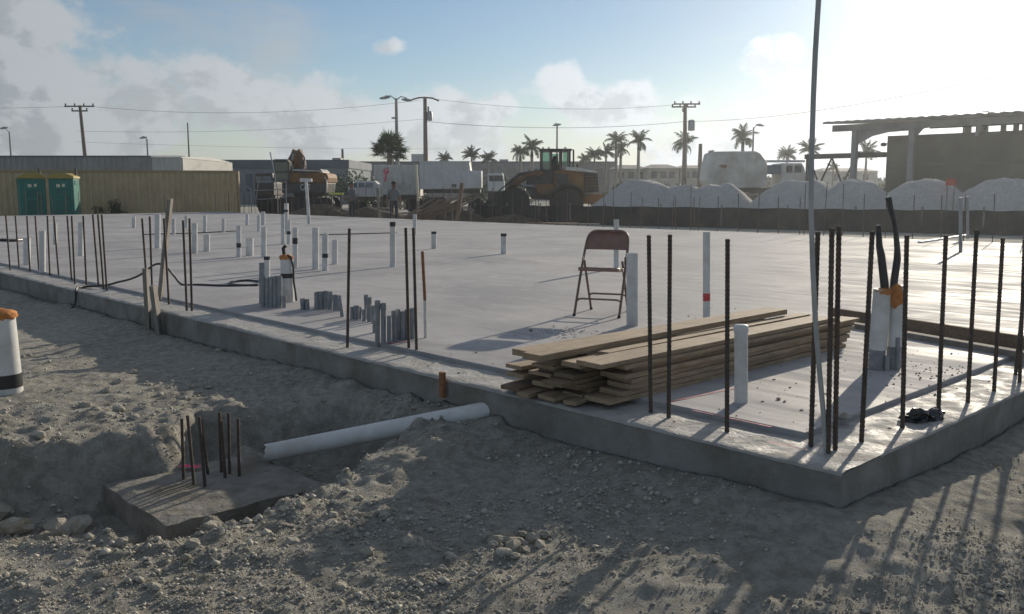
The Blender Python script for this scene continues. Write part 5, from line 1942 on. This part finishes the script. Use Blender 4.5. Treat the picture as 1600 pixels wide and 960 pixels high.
# ------------------------------------------------------------------ poles, lamps and wires
def pole(x, yt, Y, r, label, m='polewood', lean=0.0):
    T = at(x, yt, Y)
    t = thing('utility_pole', label, 'utility pole', (T.x, Y, FAR_Z))
    H = T.z - FAR_Z
    MB().tube([(0, 0, -.3), (lean * .5, 0, H * .5), (lean, 0, H)], [r * 1.25, r * 1.1, r * .85], 10).obj('pole', M[m], t, smooth=True)
    return t, H


def crossarm(t, H, dz, w, lean=0.0, n=4, rz=0.0):
    a = MB().box((lean, -.12, H - dz), (w, .12, .14)).obj('crossarm', M['polewood'], t)
    for k in range(n):
        u = -.46 + .92 * k / (n - 1)
        MB().lathe([(.05, 0), (.09, .05), (.06, .12), (.09, .17), (.03, .22)], 8, (lean + w * u, -.12, H - dz + .07)).obj('insulator', M['darkmetal'], a, smooth=True)
    return a


t1, H1 = pole(131, 165, 92, .17, 'wooden utility pole with wide crossarm rising behind the grey warehouse', lean=-.4)
crossarm(t1, H1, .1, 3.0, -.4)
crossarm(t1, H1, .55, 1.6, -.4, 3)
t2, H2 = pole(664, 153, 84, .19, 'utility pole with curved crossarm and small transformer beside the double street lamp')
a = MB().tube([(-1.25, -.1, H2 - .2), (-.6, -.1, H2 - .02), (0, -.1, H2 + .02), (.7, -.1, H2 - .05), (1.3, -.1, H2 - .3)], .07, 8).obj('crossarm', M['polewood'], t2, smooth=True)
MB().lathe([(.05, 0), (.26, .04), (.26, .75), (.2, .85), (.05, .9)], 12, (.42, -.1, H2 - 2.1)).obj('transformer', M['steel'], t2, smooth=True)
MB().tube([(.3, -.1, H2 - .8), (.3, -.1, H2 - 1.3)], .08, 8).obj('fuse_cutout', M['darkmetal'], t2, smooth=True)
t3, H3 = pole(1073, 163, 90, .2, 'utility pole with two flat crossarms and a drum transformer behind a royal palm', lean=-.15)
crossarm(t3, H3, .0, 2.6)
crossarm(t3, H3, .28, 2.4, -.3)
MB().lathe([(.05, 0), (.34, .05), (.34, .95), (.28, 1.05), (.05, 1.1)], 14, (.5, -.1, H3 - 2.6)).obj('transformer', M['steel'], t3, smooth=True)
MB().tube([(-.35, -.1, H3 - .4), (-.35, -.1, H3 - .75)], .1, 8).obj('fuse_cutout', M['darkmetal'], t3, smooth=True)
t4, H4 = pole(1094.5, 225, 86, .2, 'short bare wooden pole between a royal palm and the big white truck')
t5, H5 = pole(535, 233, 110, .16, 'short distant bare pole above the long blue-grey building')
pole(293, 192, 120, .10, 'very thin distant mast behind the pale sheet metal bay')


def wire(A, B, sag, label, r=.022):
    r *= .62
    pts = []
    for i in range(25):
        u = i / 24
        p = A.lerp(B, u)
        p.z -= sag * 4 * u * (1 - u)
        pts.append(p)
    o = MB().tube(pts, r, 5).obj('overhead_wire', M['black'])
    tag(o, label, 'wire', None)


wire(at(-200, 164, 100), at(131, 165.5, 92), .3, 'overhead wire arriving at the warehouse pole from beyond the container')
wire(at(131, 165.5, 92), at(655, 157, 84), .9, 'upper overhead wire between the warehouse pole and the double-lamp pole')
wire(at(120, 205, 92), at(664, 186, 84), .5, 'lower overhead wire between the warehouse pole and the double-lamp pole', .018)
wire(at(120, 222, 100), at(700, 233, 100), .2, 'lowest faint overhead wire across the sky behind the street lamps', .016)
wire(at(672, 154, 84), at(1065, 163, 90), .7, 'upper overhead wire from the double-lamp pole to the drum transformer pole')
wire(at(664, 190, 84), at(1073, 190, 90), .6, 'lower overhead wire from the double-lamp pole to the drum transformer pole', .03)
wire(at(1073, 190, 90), at(1690, 88, 46), .8, 'overhead wire climbing from the drum transformer pole across the tall rod', .026)


def lamp(x, yt, Y, arms, label, m='poleconc', r=.10):
    T = at(x, yt, Y)
    t = thing('street_lamp', label, 'street lamp', (T.x, Y, FAR_Z))
    H = T.z - FAR_Z
    MB().tube([(0, 0, -.2), (0, 0, H)], [r * 1.5, r * .8], 10).obj('pole', M[m], t, smooth=True)
    for (hx, hy) in arms:
        q = at(hx, hy, Y) - Vector((T.x, Y, FAR_Z))
        d = 1 if q.x > 0 else -1
        a = MB().tube([(0, 0, H - .15), (q.x * .35, 0, H + (q.z - H) * .2 + .18), (q.x * .75, 0, q.z + .12), (q.x - d * .5, 0, q.z + .05)], .045, 8).obj('arm', M['steel'], t, smooth=True)
        mb = MB()
        mb.lathe([(.02, 0), (.13, .12), (.19, .4), (.17, .7), (.09, .88), (.03, .92)], 12)
        mb.v = [(q.x - d * .75 + d * p[2], p[1] * .9, q.z - .02 + p[0] * .65 - d * 0 - (p[2] - .4) * .12) for p in mb.v]
        mb.obj('lamp_head', M['steel'], a, smooth=True)
    return t, H


t6, H6 = lamp(619, 154, 76, ((596, 152.5), (641, 156)), 'double-armed street lamp rising behind the bushy fan palm', r=.14)
MB().box((-.25, 0, H6 - 1.6), (.3, .2, .14)).obj('bracket_box', M['steel'], t6)
lamp(870.5, 197, 95, ((866, 195),), 'single street lamp pole rising above the wheel loader cab')
lamp(1177.5, 199, 92, ((1192, 195.5),), 'single street lamp arm beside the palm over the big white truck')
lamp(229.5, 217, 105, ((220, 215),), 'small street lamp rising above the pale sheet metal bay')
lamp(14.5, 206, 100, ((2, 200),), 'single street lamp behind the far end of the grey warehouse')


# ------------------------------------------------------------------ palms and bushes
def feather_crown(seed, nf=20, Lf=2.4, droop=1.0, leaf=.55):
    rd = random.Random(seed)
    mb = MB()
    for i in range(nf):
        az = 2 * math.pi * (i * .381966 + rd.uniform(-.03, .03))
        e0 = R(rd.uniform(5, 78)) if i > 4 else R(rd.uniform(60, 86))
        Lr = Lf * rd.uniform(.8, 1.1)
        pts = []
        p = Vector((0, 0, 0))
        el = e0
        n = 9
        for k in range(n + 1):
            pts.append(p.copy())
            p = p + Vector((math.cos(az) * math.cos(el), math.sin(az) * math.cos(el), math.sin(el))) * Lr / n
            el -= droop * (.16 + .10 * k / n) * (1.25 - e0 / 2.2)
        mb.tube(pts, [.035 * (1 - .8 * k / n) for k in range(n + 1)], 4, False)
        sidev = Vector((-math.sin(az), math.cos(az), 0))
        for k in range(1, n + 1):
            for f in (0, .33, .66):
                q = pts[k - 1].lerp(pts[k], f) if k <= n else pts[k]
                w = leaf * math.sin(math.pi * min(1, (k - 1 + f) / n * .85 + .15)) + .10
                dirv = (pts[k] - pts[k - 1]).normalized()
                for s in (-1, 1):
                    tip = q + sidev * s * w * .72 + dirv * w * .42 + Vector((0, 0, -w * rd.uniform(.25, .75)))
                    wd = dirv * .05
                    mb.add([q - wd, q + wd, tip + wd * .3, tip - wd * .3], [(0, 1, 2, 3)])
    return mb


def shared(mb, name, m):
    me = mb.mesh(name)
    me.materials.append(m)
    return me


CROWNS = [shared(feather_crown(s, 17 + s % 4, 2.3, 1.15), 'crown', M['leaf']) for s in range(4)]
CROWNS_C = [shared(feather_crown(20 + s, 24, 2.1, .75, .5), 'crown', M['leaf']) for s in range(3)]


def palm(x, yc, Y, s, label, royal=True, group=None, lean=0.0):
    C = at(x, yc, Y)
    t = thing('palm_tree', label, 'palm tree', (C.x, Y, FAR_Z), 0, group)
    H = C.z - FAR_Z
    r = .20 if royal else .15
    MB().tube([(-lean, 0, -.2), (-lean * .4, 0, H * .4), (0, 0, H - .9), (0, 0, H - .1)], [r * 1.25, r * 1.05, r * .85, r * .6], 9).obj('trunk', M['trunk'], t, smooth=True)
    if royal:
        MB().tube([(0, 0, H - 1.15), (0, 0, H - .75), (0, 0, H)], [r * .8, r * .95, r * .4], 9).obj('crownshaft', M['bush'], t, smooth=True)
        MB().tube([(0, 0, H), (.02, 0, H + s * 1.35)], [.05, .015], 5).obj('spear_leaf', M['leaf'], t)
    o = link('crown', random.choice(CROWNS if royal else CROWNS_C), t, loc=(0, 0, H))
    o.scale = (s, s, s)
    o.rotation_euler = (random.uniform(-.2, .2), random.uniform(-.2, .2), random.uniform(0, 6.28))
    return t


palm(998, 222, 108, .85, 'single tall royal palm standing clear behind the gravel heap nearest the loader')
palm(963, 221, 112, .80, 'tall palm of the clump beside the wheel loader\'s tail')
palm(970, 236, 116, .75, 'lower palm half hidden behind the tallest palm of the clump')
palm(947, 239, 112, .70, 'bushy short palm in the middle of the clump near the loader', False)
palm(929, 243, 110, .70, 'bushy short palm at the clump edge nearest the loader hood', False)
palm(913, 250, 118, .55, 'smallest palm peeking over the loader hood', False)
palm(1069, 226, 104, .85, 'royal palm standing right in front of the drum transformer pole')
palm(1161, 217, 100, .85, 'royal palm rising behind the big dirty white truck body')
palm(1230, 243, 105, .72, 'low palm over the truck cab roof', False)
palm(1266, 236, 98, .80, 'low spreading palm behind the tall bent rod', False)
palm(1354, 240, 100, .85, 'palm seen between the shed column and its dark wall', False)
palm(1302, 262, 120, .5, 'tiny distant palm under the conveyor beam', False)
palm(813, 240, 105, .70, 'drooping palm left of the one touching the loader cab', True)
palm(831, 232, 102, .80, 'drooping palm touching the loader cab frame', True)
palm(737, 244, 110, .72, 'palm rising above the stepped end of the long trailer', False)
palm(763, 250, 112, .68, 'low palm over the small truck cab', False)
palm(695, 249, 115, .62, 'small round palm peeking over the long trailer roof', False)

# fan palm
rd = random.Random(3)
mb = MB()
for i in range(85):
    az = rd.uniform(0, 6.28)
    el = math.asin(rd.uniform(-.3, 1.0))
    d = Vector((math.cos(az) * math.cos(el), math.sin(az) * math.cos(el), math.sin(el)))
    Lp = rd.uniform(.75, 1.1)
    b = d * Lp
    mb.tube([(0, 0, 0), d * Lp * .5 + Vector((0, 0, .05)), b], .018, 4, False)
    u = d.cross(Vector((0, 0, 1)))
    u = u.normalized() if u.length > .05 else Vector((1, 0, 0))
    fr = rd.uniform(.55, .85)
    for k in range(13):
        a_ = R(-105 + 210 * k / 12)
        tip = b + (d * math.cos(a_) + u * math.sin(a_)) * fr + Vector((0, 0, -.18 * rd.random() - .12 * abs(math.sin(a_))))
        side_ = (u * math.cos(a_) - d * math.sin(a_)) * .045
        md = b.lerp(tip, .5)
        mb.add([b, md - side_, tip, md + side_], [(0, 1, 2, 3)])
C = at(608, 239, 66)
t = thing('fan_palm', 'bushy dark fan palm growing in front of the double-armed street lamp', 'palm tree', (C.x, 66, FAR_Z))
H = C.z - FAR_Z
MB().tube([(0, 0, -.1), (.05, 0, H)], [.28, .2], 10).obj('trunk', M['trunk'], t, smooth=True)
cr = mb.obj('crown', M['leaf'], t)
cr.location = (0, 0, H)
cr.scale = (1.0, 1.0, 1.12)


def bush(x, Y, w, h, d, label, n=900, seed=0, cat='bush', kind=None, leaf=.12, z=FAR_Z, name='bush', lo=.0):
    rd = random.Random(seed)
    mb = MB()
    cl = [(rd.uniform(-.5, .5), rd.uniform(-.5, .5), rd.uniform(.15, .75)) for _ in range(max(8, int(w * 3)))]
    for _ in range(n):
        c = rd.choice(cl)
        q = Vector((rd.gauss(0, 1), rd.gauss(0, 1), rd.gauss(0, 1))).normalized() * rd.random() ** .4
        P = Vector((c[0] * w + q.x * min(w, h * 1.6) * .22, c[1] * d + q.y * d * .25, max(.03, c[2] * h + q.z * h * .28)))
        a_ = Vector((rd.gauss(0, 1), rd.gauss(0, 1), rd.gauss(0, 1))).normalized() * leaf * rd.uniform(.6, 1.3)
        b_ = Vector((rd.gauss(0, 1), rd.gauss(0, 1), rd.gauss(0, 1))).normalized() * leaf * .6
        mb.add([P - a_, P + b_, P + a_, P - b_], [(0, 1, 2, 3)])
    B = at(x, 300, Y)
    if kind:
        o = mb.obj(name, M['bush'], loc=(B.x, Y, z))
        return tag(o, label, cat, kind=kind)
    t = thing(name, label, cat, (B.x, Y, z))
    mb.obj('foliage', M['bush'], t)
    for k in range(3):
        MB().tube([(0, 0, -.05), (rd.uniform(-.3, .3) * w, rd.uniform(-.2, .2), h * .6)], .03, 5).obj('stem', M['trunk'], t)
    return t


bush(167, 48.0, 2.2, 1.0, .9, 'small dark scrubby bush at the foot of the tan container', 700, 1, leaf=.09)
bush(565, 72, 5.5, 3.1, 2.5, 'dark dense bush mass behind the pale parked car', 2200, 2, leaf=.15)
bush(620, 68, 5.0, 2.6, 2, 'dark bush at the foot of the fan palm', 1800, 3, leaf=.15)
bush(972, 60, 4.6, 2.0, 2, 'dark green bush behind the gravel heap nearest the loader', 1500, 4, leaf=.13)
bush(1035, 92, 4.5, 2.4, 2, 'rounded green bush in front of a pale house behind the heaps', 1300, 5, leaf=.15)
bush(1085, 90, 3.2, 1.8, 2, 'low green bush before the short bare pole', 900, 6, leaf=.15)
bush(790, 80, 6.0, 2.6, 2, 'dark green bush behind the loader arms', 1600, 7, leaf=.16)
bush(1345, 66, 3.0, 2.4, 2, 'dark thin bush beyond the shed\'s end column', 800, 8, leaf=.14)
bush(720, 165, 210, 3.6, 8, 'far-off band of trees along the horizon behind the buildings', 16000, 9, 'trees', 'stuff', leaf=.65, name='far_trees')
bush(1250, 150, 60, 3.4, 8, 'far-off band of trees along the horizon behind the big truck', 6000, 10, 'trees', 'stuff', leaf=.6, name='far_trees')

# ------------------------------------------------------------------ haze
if HAZE_DENSITY > 0:
    hz_o = MB().bb(-160, 160, -30, 215, -1.8, 15).obj('haze', M['pvc'])
    hm = bpy.data.materials.new('thin_haze')
    hm.use_nodes = True
    t = NT(hm.node_tree)
    pv = t.n('ShaderNodeVolumePrincipled')
    pv.inputs['Color'].default_value = (.88, .93, 1.0, 1)
    pv.inputs['Density'].default_value = HAZE_DENSITY
    pv.inputs['Anisotropy'].default_value = .68
    oo = t.n('ShaderNodeOutputMaterial')
    t.nt.links.new(pv.outputs[0], oo.inputs['Volume'])
    hz_o.data.materials.clear()
    hz_o.data.materials.append(hm)
    tag(hz_o, 'thin pale haze hanging over the whole site', 'haze', kind='stuff')
